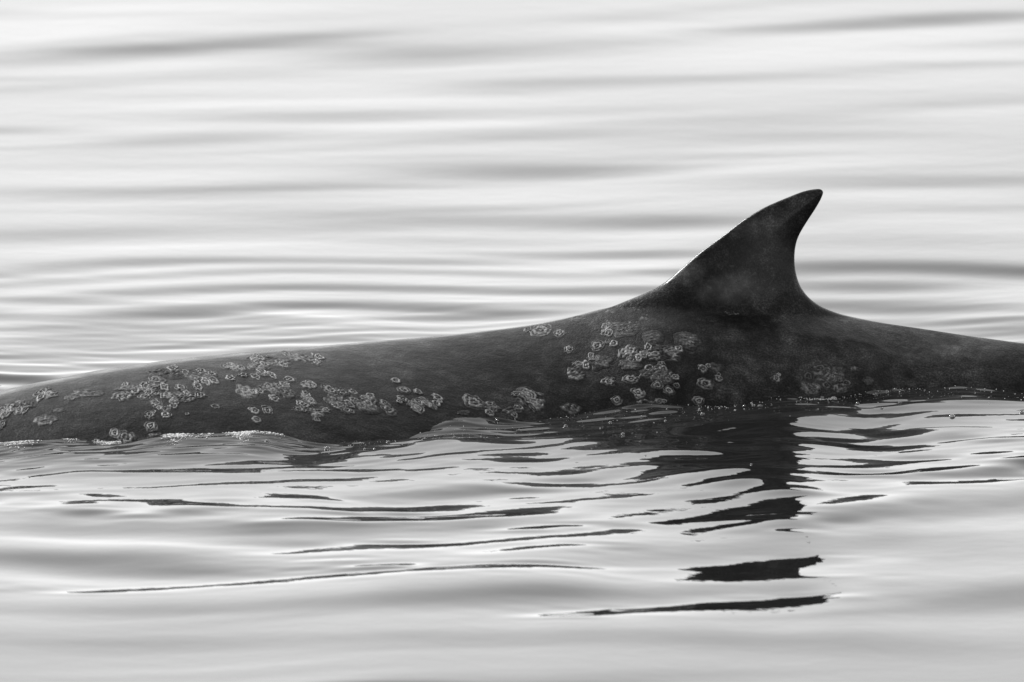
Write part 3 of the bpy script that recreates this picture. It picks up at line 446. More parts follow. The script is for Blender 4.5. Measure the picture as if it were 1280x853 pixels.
 [2,-7,-16,-23,-28,-80,-66,21,46,-9,14,76,128,113,96,103,118,130,110,80,47,25,11,3,-1,-5,-10],
 [-1,-8,-15,-18,-16,-53,-74,4,32,-29,-15,52,97,125,99,117,130,130,107,76,46,24,10,3,-1,-5,-9],
 [-2,-7,-13,-19,-29,-53,-83,-8,18,-35,-41,25,67,121,125,132,159,142,104,71,42,22,10,3,-1,-5,-8],
 [-1,-6,-12,-21,-37,-63,-91,-12,22,-26,-28,5,51,104,137,166,171,146,94,62,39,20,9,3,-1,-4,-8],
 [1,-5,-12,-23,-42,-73,-95,-14,40,-4,-1,19,47,94,125,184,202,137,85,54,33,17,8,3,0,-4,-7],
 [4,-4,-13,-26,-47,-82,-97,-14,48,32,26,37,54,103,117,177,225,144,59,50,21,14,8,4,0,-4,-7],
 [7,-3,-14,-30,-55,-89,-103,-12,46,37,53,56,58,117,124,168,228,163,40,33,20,14,8,3,0,-4,-7],
 [10,-2,-14,-33,-62,-98,-113,-27,46,26,45,58,59,120,139,166,221,185,41,8,27,17,8,3,-1,-4,-7],
 [12,-1,-15,-36,-68,-108,-123,-50,23,16,28,44,45,116,141,169,211,199,69,-15,19,16,8,3,-1,-4,-7],
 [14,0,-15,-39,-74,-119,-133,-69,-6,-7,7,29,29,104,134,166,205,194,101,-8,-1,10,7,3,-1,-4,-6],
 [15,1,-15,-41,-81,-128,-143,-81,-25,-32,-17,6,14,94,123,158,197,186,111,17,11,8,5,2,-1,-4,-6],
 [15,2,-14,-41,-87,-137,-151,-87,-35,-44,-40,-16,-5,83,114,146,194,176,111,31,14,5,2,0,-2,-3,-5],
 [14,1,-13,-39,-87,-145,-152,-81,-36,-52,-52,-23,1,65,107,132,185,180,103,49,6,2,1,-1,-2,-4,-5],
 [14,0,-14,-33,-71,-149,-156,-79,-38,-60,-60,-23,24,58,94,125,166,184,104,37,22,6,-1,-3,-3,-4,-5],
 [14,0,-15,-31,-53,-136,-167,-87,-52,-68,-73,-18,41,65,86,114,156,156,97,29,23,6,-2,-4,-4,-4,-4],
 [15,1,-15,-37,-66,-111,-170,-102,-64,-83,-84,-17,74,86,93,102,139,141,81,33,11,2,-3,-5,-4,-4,-4],
 [16,2,-14,-43,-89,-101,-154,-119,-75,-98,-95,-13,119,131,118,104,131,128,68,19,9,-1,-5,-5,-5,-4,-4],
 [16,2,-14,-41,-85,-119,-136,-122,-88,-109,-104,-14,145,176,164,136,129,120,52,9,-3,-6,-7,-6,-5,-4,-3],
 [16,2,-14,-35,-62,-113,-137,-108,-92,-118,-111,-16,142,194,178,191,151,112,41,-6,-7,-9,-9,-7,-6,-4,-2],
 [14,1,-13,-31,-56,-101,-129,-102,-75,-124,-119,-19,132,185,176,182,195,109,28,-20,-15,-15,-12,-9,-6,-3,-1],
 [12,2,-10,-29,-64,-116,-139,-94,-69,-117,-132,-19,126,168,165,162,191,132,10,-30,-35,-23,-15,-10,-6,-2,1],
 [8,1,-7,-26,-68,-127,-158,-98,-57,-120,-141,-39,126,160,145,148,172,149,5,-42,-46,-29,-18,-11,-6,-1,3],
 [4,0,-5,-20,-60,-136,-173,-114,-54,-114,-140,-52,100,157,129,130,151,156,30,-66,-32,-31,-23,-14,-7,0,6],
 [-2,-3,-5,-13,-45,-131,-188,-131,-64,-110,-121,-35,91,137,119,105,135,137,63,-52,-65,-43,-26,-15,-7,1,8],
 [-7,-7,-7,-9,-27,-110,-191,-151,-75,-111,-101,-12,97,125,102,87,112,119,54,-18,-71,-53,-31,-17,-7,2,11],
 [-12,-11,-10,-11,-21,-72,-179,-167,-85,-108,-72,23,111,120,86,66,91,97,32,-30,-56,-54,-35,-19,-7,3,13],
 [-17,-16,-14,-16,-32,-43,-135,-173,-93,-104,-33,79,142,125,73,44,71,77,12,-53,-69,-57,-38,-20,-8,4,15],
 [-21,-21,-21,-17,-8,-32,-77,-138,-100,-100,5,149,191,135,67,24,50,56,-11,-71,-80,-61,-39,-21,-8,4,16],
 [-23,-26,-29,-28,-19,-10,8,-60,-95,-93,36,213,257,153,59,9,27,40,-27,-94,-88,-66,-41,-22,-8,5,17],
 [-24,-31,-37,-40,-29,-12,80,82,-87,-82,64,267,324,183,49,-4,7,23,-34,-111,-103,-72,-43,-22,-8,5,18],
 [-25,-34,-45,-56,-53,-1,86,178,15,-49,93,297,375,227,53,-19,-12,2,-36,-112,-118,-78,-44,-23,-8,5,18],
 [-25,-38,-53,-71,-82,-4,105,189,124,-5,122,313,399,258,69,-32,-29,-20,-46,-102,-121,-82,-46,-23,-8,5,18],
 [-26,-43,-61,-81,-86,-35,129,177,209,66,122,335,400,270,85,-43,-45,-41,-65,-97,-109,-79,-47,-24,-9,4,17],
 [-27,-47,-69,-91,-92,-60,120,195,216,207,147,346,395,262,89,-42,-73,-55,-90,-104,-98,-74,-47,-25,-10,3,17],
 [-27,-51,-76,-104,-119,-69,92,214,210,255,241,353,386,244,77,-29,-89,-77,-108,-126,-96,-70,-46,-26,-11,3,16],
 [-26,-54,-83,-117,-136,-86,75,189,199,251,313,375,381,212,70,-10,-74,-107,-121,-151,-98,-70,-46,-26,-11,2,16],
 [-25,-56,-90,-129,-153,-102,56,173,182,237,342,410,377,196,42,23,-25,-119,-149,-162,-123,-76,-46,-26,-12,2,16],
 [-23,-58,-97,-141,-171,-117,40,154,175,221,332,441,388,185,20,11,53,-66,-178,-180,-128,-79,-48,-27,-12,2,17],
 [-20,-60,-102,-152,-183,-136,26,135,173,219,322,437,424,183,10,-10,71,40,-164,-209,-139,-85,-51,-29,-12,3,19],
 [-17,-60,-107,-162,-203,-151,7,121,167,231,316,421,434,219,-2,-12,48,119,-85,-221,-154,-96,-56,-30,-12,4,21],
 [-15,-60,-109,-170,-219,-165,-13,108,156,243,318,411,414,255,5,-16,39,127,42,-205,-153,-107,-63,-32,-12,6,24],
 [-14,-59,-110,-175,-231,-170,-18,100,143,243,322,402,395,267,24,-29,40,116,126,-112,-198,-125,-67,-34,-12,7,26],
 [-14,-59,-109,-174,-232,-177,-15,102,133,226,323,392,385,250,54,-46,36,105,136,-7,-158,-128,-74,-37,-13,8,28],
 [-15,-59,-107,-165,-215,-180,-29,83,117,207,311,381,378,231,67,-43,19,99,128,20,-95,-112,-77,-41,-15,7,29],
 [-16,-58,-104,-154,-193,-189,-49,67,102,188,296,371,368,221,60,-25,3,93,116,21,-83,-100,-74,-42,-17,6,28],
 [-15,-56,-100,-148,-187,-201,-67,50,83,172,286,363,358,215,48,-8,-7,85,107,15,-77,-91,-70,-42,-18,4,25],
 [-12,-52,-95,-147,-198,-206,-82,35,72,165,278,357,349,210,37,-4,4,72,102,6,-75,-85,-65,-40,-18,2,21],
 [-9,-48,-90,-146,-205,-213,-86,29,68,159,273,351,343,204,32,-13,18,72,97,1,-78,-82,-60,-36,-18,0,17],
 [-7,-43,-85,-144,-211,-216,-92,22,62,153,267,343,336,197,28,-20,25,77,91,-4,-82,-78,-54,-33,-17,-2,12],
 [-6,-40,-78,-137,-218,-227,-96,17,57,148,263,341,334,193,22,-31,36,83,88,-10,-86,-71,-47,-30,-16,-4,8],
 [-8,-39,-73,-121,-173,-177,-95,-4,59,139,231,291,274,167,41,-8,29,68,60,-4,-54,-56,-41,-27,-16,-6,4],
 [-12,-38,-68,-102,-130,-124,-77,-11,53,119,183,220,202,133,55,17,25,42,34,0,-31,-41,-35,-25,-16,-7,1],
 [-16,-38,-60,-85,-99,-92,-60,-10,45,99,145,168,154,108,57,27,23,27,20,1,-20,-30,-29,-22,-15,-9,-2],
 [-20,-36,-53,-69,-77,-70,-46,-7,37,81,115,130,120,89,54,30,21,19,13,0,-14,-22,-23,-19,-14,-9,-5],
 [-23,-34,-45,-56,-61,-54,-35,-5,31,65,91,102,94,73,48,29,19,14,9,0,-10,-16,-18,-16,-13,-10,-7],
 [-24,-31,-39,-46,-48,-42,-26,-2,26,53,72,81,76,60,42,27,17,12,6,-1,-7,-12,-14,-13,-12,-10,-8],
 [-24,-29,-33,-37,-38,-33,-20,-1,21,42,58,64,61,50,37,24,16,10,5,-1,-6,-10,-11,-11,-10,-10,-9],
 [-23,-26,-29,-31,-31,-26,-15,0,18,34,47,52,50,42,32,22,14,9,4,-1,-5,-8,-9,-9,-9,-9,-9],
 [-22,-23,-25,-26,-25,-20,-12,1,15,28,38,43,41,35,27,19,13,8,3,0,-4,-6,-7,-8,-8,-8,-9],
 [-20,-21,-22,-22,-21,-17,-9,1,13,24,32,35,35,30,24,17,12,7,3,0,-3,-5,-6,-7,-7,-8,-8],
 [-19,-19,-20,-19,-18,-14,-7,2,11,20,27,30,30,27,21,16,11,6,3,0,-2,-4,-5,-6,-7,-7,-8],
 [-18,-18,-18,-17,-15,-12,-6,2,10,18,24,27,27,24,20,15,10,6,3,0,-2,-4,-5,-6,-6,-7,-7],
 [-18,-18,-17,-16,-14,-11,-5,2,10,17,22,25,25,22,19,14,10,6,3,0,-2,-3,-5,-5,-6,-6,-7],
 [-18,-17,-17,-16,-14,-10,-5,2,9,16,21,24,24,22,18,14,10,6,3,0,-2,-3,-4,-5,-6,-6,-7],
 [-19,-18,-17,-15,-13,-9,-4,2,9,15,20,22,23,21,18,14,10,6,3,0,-2,-3,-4,-5,-6,-6,-7],
 [-20,-18,-17,-15,-12,-8,-3,3,9,14,19,21,22,20,18,14,10,7,3,1,-2,-3,-4,-5,-6,-6,-7],
])
def decode(t):
    return np.array(t[2]) * 5e-5, t[0], t[1]
def bspline(x, x0, dx, n):
    B = np.zeros((len(x), n))
    f = (x - x0) / dx; i = np.floor(f).astype(int); t = f - i
    good = (i >= 0) & (i <= n - 4)
    r = np.nonzero(good)[0]; t = t[good]; i = i[good]
    for k, b in enumerate(((1 - t) ** 3 / 6, (3 * t ** 3 - 6 * t * t + 4) / 6, (-3 * t ** 3 + 3 * t * t + 3 * t + 1) / 6, t ** 3 / 6)):
        B[r, i + k] = b
    return B
_fields = [decode(FG), decode(BG)]

def near_line(xs):
    """Y of the flank's waterline on the boat's side for each x"""
    Xs = np.linspace(-4.6, 2.5, 600)
    P = whale_point(Xs, half_width(Xs, np.zeros_like(Xs)), np.zeros_like(Xs))
    return np.interp(xs, P[:, 0], P[:, 1])

def sea_base(xs, ys):
    """long smooth waves on a grid (rows = ys, cols = xs)"""
    h = np.zeros((len(ys), len(xs)))
    for Cf, fx, fy in _fields:
        h += bspline(ys, fy[0], fy[1], Cf.shape[0]) @ Cf @ bspline(xs, fx[0], fx[1], Cf.shape[1]).T
    X = xs[None, :]; Y = ys[:, None]
    close = sstep(Y - near_line(xs)[None, :], -.45, -.15)
    h = np.where(h > 0, h * (1 - close) + close * .014 * np.tanh(h / .014), h)      # water only creeps a little way up the flank
    yn = axis_y(xs)[None, :] - .45
    h += .03 * np.exp(-((X + .85) / .38) ** 2) * np.exp(-((Y - yn) / .22) ** 2)
    # open sea all round: swell of the same size
    inside = sstep(X, -3.3, -2.7) * (1 - sstep(X, 1.5, 2.1)) * sstep(Y, -5.9, -5.2) * (1 - sstep(Y, 8.9, 9.8))
    cell = np.maximum(np.gradient(xs)[None, :], np.gradient(ys)[:, None])
    kx, ky, ph, lam = wave_noise(70, .6, 2.6, 11, math.pi / 2, .8)
    acc = np.zeros_like(h)
    for a, b, p, l in zip(kx, ky, ph, lam):
        acc += (l / (2 * math.pi)) * np.clip(1.5 - 4 * cell / l, 0, 1) * np.sin(a * X + b * Y + p)
    h += (1 - inside) * acc * .0062
    return h

def sea_fine(xs, ys, near):
    """small ripples: washed along the flank, and the wake left of the back"""
    X = xs[None, :]; Y = ys[:, None]
    fl = np.array(near)              # near waterline Y for each x
    d = fl[None, :] - Y              # distance in front of the flank
    out = np.zeros((len(ys), len(xs)))
    rows = np.nonzero((ys > -3.2) & (ys < 3.2))[0]
    if not len(rows): return out
    sl = slice(rows[0], rows[-1] + 1)
    Yr, dr = Y[sl], d[sl]
    # washed strip along the near side
    patch = np.zeros_like(dr)
    kx, ky, ph, lam = wave_noise(14, .25, .9, 5)
    for a, b, p in zip(kx, ky, ph): patch += np.sin(a * X + b * Yr + p)
    patch = sstep(patch / 3.7, -1.2, 1.0)
    strip = np.exp(-np.clip(dr - .02, 0, 9) ** 2 / (2 * .11 ** 2)) * (dr > -.5) * (.35 + .65 * patch)
    strip *= sstep(X, -3.4, -2.4) * (1 - sstep(X, 1.2, 1.9))
    left = np.exp(-np.clip(dr - .02, 0, 9) ** 2 / (2 * .3 ** 2)) * (dr > -.5) * (1 - sstep(X, -1.75, -1.2)) * sstep(X, -3.4, -2.6)
    acc = np.zeros_like(dr); acc2 = np.zeros_like(dr)
    for w, (n, l0, l1, sd, sp) in enumerate(((54, .030, .075, 21, .30), (30, .09, .28, 22, .45))):
        kx, ky, ph, lam = wave_noise(n, l0, l1, sd, math.pi / 2 + .25, sp)
        f = np.zeros_like(dr)
        for a, b, p, l in zip(kx, ky, ph, lam): f += (l / (2 * math.pi)) * np.sin(a * X + b * Yr + p)
        f /= math.sqrt(n / 2)
        if w == 0: acc += f * .19
        else: acc2 += f * .075
    out[sl] += strip * (acc + .12 * acc2) + left * (.45 * acc2 + .10 * acc)
    # water lapping unevenly at the flank
    kx, ky, ph, lam = wave_noise(16, .22, .75, 47)
    lap = sum(np.sin(a * X + .5 * b * Yr + p) for a, b, p in zip(kx, ky, ph)) / 2.8
    out[sl] += .0075 * lap * np.exp(-np.clip(dr, 0, 9) / .11) * (dr > -.6) * sstep(X, -3.2, -2.4) * (1 - sstep(X, 1.2, 1.9))
    # ripples shed by the flank, lying parallel to it
    kx, ky, ph, lam = wave_noise(10, .5, 1.6, 41)
    wob = sum(np.sin(a * X + b * Yr + p) for a, b, p in zip(kx, ky, ph)) / 2.2
    env = np.exp(-np.clip(dr, 0, 9) / .55) * (dr > -.3) * sstep(X, -3.2, -2.4) * (1 - sstep(X, 1.2, 1.9))
    out[sl] += env * (.00042 * np.sin(2 * math.pi * dr / .125 + 1.3 * wob) + .0003 * np.sin(2 * math.pi * dr / .085 + 2.1 * wob + 1))
    # fine broken ripples over the nearer water
    kx, ky, ph, lam = wave_noise(70, .085, .34, 43, math.pi / 2 + .1, .38)
    f = np.zeros_like(dr)
    for a, b, p, l in zip(kx, ky, ph, lam): f += (l / (2 * math.pi)) * np.sin(a * X + b * Yr + p)
    out[sl] += f / math.sqrt(30) * (.006 + .010 * np.exp(-np.clip(dr, 0, 9) / .7)) * np.exp(-np.clip(dr, 0, 9) / 1.6) * (dr > -.3) * sstep(X, -3.4, -2.8) * (1 - sstep(X, 1.6, 2.2)) * sstep(Yr, -3.2, -2.6)
    # capillary ripples spreading behind the back
    back = np.interp(xs, xs, axis_y(xs)) + half_width(xs, np.zeros_like(xs)) * .9
    e = Yr - back[None, :]
    bm = np.exp(-np.clip(e - .05, 0, 9) ** 2 / (2 * .75 ** 2)) * (e > -.6)
    bm *= np.maximum((1 - sstep(X, -1.1, -.2)) * .9, .35 * sstep(X, .2, .5)) * sstep(X, -3.6, -2.8) * (1 - sstep(X, 1.6, 2.2))
    kx, ky, ph, lam = wave_noise(44, .085, .26, 31, math.pi / 2 + .12, .5)
    f = np.zeros_like(dr)
    for a, b, p, l in zip(kx, ky, ph, lam): f += (l / (2 * math.pi)) * np.sin(a * X + b * Yr + p)
    out[sl] += bm * f / math.sqrt(18) * .042
    # faint wind texture over everything close by
    return out

def axis_samples(segments, far):
    """segments: (from, to, step); then grow outwards to +-far"""
    v = np.concatenate([np.arange(a, b, s) for a, b, s in segments] + [[segments[-1][1]]])
    def grow(s0):
        out = []; s, t = s0, 0.0
        while t < far:
            s *= 1.35 if s < .15 else 1.5
            t += s; out.append(t)
        return np.array(out)
    return np.concatenate([(v[0] - grow(v[1] - v[0]))[::-1], v, v[-1] + grow(v[-1] - v[-2])])

xs = axis_samples([(-3.1, 2.0, .0125)], 6000.)
ys = axis_samples([(-6.0, -1.6, .014), (-1.6, .5, .0075), (.5, 3.0, .016), (3.0, 10.0, .024)], 6000.)
hz = sea_base(xs, ys)
def contact(xs, ys, hz):
    """Y where the water really meets the near flank, for each x"""
    out = near_line(xs)
    cols = np.nonzero((xs > -3.4) & (xs < 2.2))[0]; rows = np.nonzero((ys > -1.7) & (ys < .6))[0]
    XX, YY = np.meshgrid(xs[cols], ys[rows])
    g = whale_gap(np.stack([XX, YY, hz[np.ix_(rows, cols)]], -1)) < 0
    first = np.argmax(g, 0); ok_ = g.any(0)
    yc = np.where(ok_, ys[rows][first], out[cols])
    out[cols] = np.convolve(np.pad(yc, 3, mode='edge'), np.ones(7) / 7, 'valid')
    return out
near = contact(xs, ys, hz)
hz = hz + sea_fine(xs, ys, near)
P = np.empty((len(ys), len(xs), 3))
P[..., 0] = xs[None, :]; P[..., 1] = ys[:, None]; P[..., 2] = hz
water_mesh = grid_mesh("water", P)

def sea_height(x, y):
    i = np.clip(np.searchsorted(xs, x), 1, len(xs) - 1); j = np.clip(np.searchsorted(ys, y), 1, len(ys) - 1)
    return float(hz[j - 1:j + 1, i - 1:i + 1].mean())

m_water = bpy.data.materials.new("sea_water")
nt, b = nodes(m_water)
b.inputs["Base Color"].default_value = (.012, .012, .012, 1)
b.inputs["Roughness"].default_value = 0.012
b.inputs["IOR"].default_value = 1.333
tc = nt.nodes.new("ShaderNodeTexCoord")
mp = nt.nodes.new("ShaderNodeMapping"); mp.inputs["Scale"].default_value = (1, 1, 1)
nz = nt.nodes.new("ShaderNodeTexNoise"); nz.inputs["Scale"].default_value = 9.0; nz.inputs["Detail"].default_value = 3.0
bp = nt.nodes.new("ShaderNodeBump"); bp.inputs["Strength"].default_value = 0.05; bp.inputs["Distance"].default_value = 0.01
nt.links.new(tc.outputs["Object"], mp.inputs["Vector"]); nt.links.new(mp.outputs[0], nz.inputs["Vector"])
nt.links.new(nz.outputs["Fac"], bp.inputs["Height"]); nt.links.new(bp.outputs[0], b.inputs["Normal"])
water = link("water", water_mesh, m_water)
tag(water, kind="structure")

# ------------------------------------------------------------------ the whale
m_skin = bpy.data.materials.new("whale_skin")
nt, b = nodes(m_skin)
N = nt.nodes; L = nt.links
tc = N.new("ShaderNodeTexCoord")
def noise(scale, detail=4, rough=.55, vec=None):
    n = N.new("ShaderNodeTexNoise"); n.inputs["Scale"].default_value = scale; n.inputs["Detail"].default_value = detail; n.inputs["Roughness"].default_value = rough
    L.new(vec or tc.outputs["Object"], n.inputs["Vector"]); return n
def ramp(src, stops):
    r = N.new("ShaderNodeValToRGB"); L.new(src, r.inputs[0])
    while len(r.color_ramp.elements) < len(stops): r.color_ramp.elements.new(.5)
    for e, (p, c) in zip(r.color_ramp.elements, stops): e.position = p; e.color = (c, c, c, 1)
    return r
def math_node(op, a, bb, clamp=False):
    m = N.new("ShaderNodeMath"); m.operation = op; m.use_clamp = clamp
    for i, v in enumerate((a, bb)):
        if isinstance(v, (int, float)): m.inputs[i].default_value = v
        else: L.new(v, m.inputs[i])
    return m.outputs[0]
blot = ramp(noise(4.2, 6, .62).outputs["Fac"], [(.32, .007), (.5, .017), (.70, .044)])          # cloudy grey of the hide
speck = ramp(noise(190, 2, .7).outputs["Fac"], [(.36, .50), (.5, .92), (.66, 2.0)])           # fine speckle
mids = ramp(noise(17, 6, .7).outputs["Fac"], [(.28, .45), (.5, 1.0), (.72, 1.9)])
mp = N.new("ShaderNodeMapping"); mp.inputs["Rotation"].default_value = (0, R(8), R(-14)); mp.inputs["Scale"].default_value = (5, 40, 60)
L.new(tc.outputs["Object"], mp.inputs["Vector"])
scr = ramp(noise(1.6, 3, .5, mp.outputs[0]).outputs["Fac"], [(.0, 0), (.66, 0), (.72, .030), (.80, .02)])   # long faint scratches
col = math_node('MULTIPLY', blot.outputs[0], speck.outputs[0]); col = math_node('MULTIPLY', col, mids.outputs[0]); col = math_node('ADD', col, scr.outputs[0])
def patch(cx, cy, cz, rx, rz, amount, src):      # a paler cloud in the hide with a ragged edge
    m = N.new("ShaderNodeMapping"); m.inputs["Location"].default_value = (-cx / rx, -cy / .5, -cz / rz); m.inputs["Scale"].default_value = (1 / rx, 2.0, 1 / rz)
    L.new(tc.outputs["Object"], m.inputs["Vector"])
    d = N.new("ShaderNodeVectorMath"); d.operation = 'LENGTH'; L.new(m.outputs[0], d.inputs[0])
    e = math_node('ADD', d.outputs["Value"], math_node('MULTIPLY', noise(11, 5, .65).outputs["Fac"], .9))
    k = ramp(e, [(0, amount), (.55, amount * .8), (1.0, 0)])
    return math_node('ADD', src, math_node('MULTIPLY', k.outputs[0], mids.outputs[0]))
col = patch(.04, -.05, .31, .28, .10, .072, col)
col = patch(-.12, -.03, .36, .17, .09, .066, col)
col = patch(.10, -.02, .50, .16, .09, .036, col)
col = patch(.72, -.05, .11, .45, .08, .045, col)
cmb = N.new("ShaderNodeCombineColor")
for i in range(3): L.new(col, cmb.inputs[i])
L.new(cmb.outputs[0], b.inputs["Base Color"])
rg = ramp(noise(14, 3).outputs["Fac"], [(.3, .30), (.7, .50)])
L.new(rg.outputs[0], b.inputs["Roughness"])
b.inputs["Specular IOR Level"].default_value = .07
b.inputs["Coat Weight"].default_value = .22
b.inputs["Coat Roughness"].default_value = .13
bp = N.new("ShaderNodeBump"); bp.inputs["Strength"].default_value = .6; bp.inputs["Distance"].default_value = .0025
bp2 = N.new("ShaderNodeBump"); bp2.inputs["Strength"].default_value = .45; bp2.inputs["Distance"].default_value = .012
L.new(noise(150, 3, .6).outputs["Fac"], bp.inputs["Height"]); L.new(noise(22, 4, .6).outputs["Fac"], bp2.inputs["Height"])
L.new(bp2.outputs[0], bp.inputs["Normal"]); L.new(bp.outputs[0], b.inputs["Normal"])
bp3 = N.new("ShaderNodeBump"); bp3.inputs["Strength"].default_value = .12; bp3.inputs["Distance"].default_value = .004
L.new(noise(70, 4, .6).outputs["Fac"], bp3.inputs["Height"]); L.new(bp3.outputs[0], b.inputs["Coat Normal"])     # broken film of water

whale = bpy.data.objects.new("whale", None); C.objects.link(whale)
whale.location = (0, 0, 0)
tag(whale, "dark grey whale's back with curved dorsal fin breaking the calm sea", "whale")

ss = np.unique(np.concatenate([np.linspace(-4.62, -2.5, 60), np.linspace(-2.5, -.35, 380), np.linspace(-.35, .35, 260), np.linspace(.35, 1.3, 180), np.linspace(1.3, 2.49, 60)]))
NR = 130
uu = np.linspace(0, 1, NR) ** 1.9
def body_side(sign):
    S2 = ss[:, None] + 0 * uu[None]
    zt = z_top(ss)[:, None]
    # keel: follow the body at the station reached at the waterline
    zk = (back_top(ss) - 2 * semi_b(ss))[:, None]
    Z = zt - (zt - zk) * uu[None]
    X = S2 + lean(Z)
    w = half_width(X, Z)
    w[:, 0] = 0; w[:, -1] = 0
    return whale_point(X, sign * w, Z)
PF = body_side(1); PB = body_side(-1)
ring = np.concatenate([PF, PB[:, -2:0:-1]], 1)
# slight unevenness of living tissue
X_, Y_, Z_ = ring[..., 0], ring[..., 1], ring[..., 2]
rr = np.random.default_rng(4)
dz = np.zeros_like(X_)
for _ in range(24):
    k = rr.normal(size=3) * np.array([4.5, 6, 9]); dz += np.sin(X_ * k[0] + Y_ * k[1] + Z_ * k[2] + rr.uniform(0, 6.28))
ring[..., 1] += dz * .0006
body = link("body", grid_mesh("body", ring, wrap=True), m_skin, whale)
bm = bmesh.new(); bm.from_mesh(body.data)
bmesh.ops.remove_doubles(bm, verts=bm.verts, dist=2e-5)
bmesh.ops.holes_fill(bm, edges=[e for e in bm.edges if e.is_boundary], sides=0)
bmesh.ops.recalc_face_normals(bm, faces=bm.faces)
bm.to_mesh(body.data); bm.free()
body.data.polygons.foreach_set("use_smooth", np.ones(len(body.data.polygons), dtype=bool))

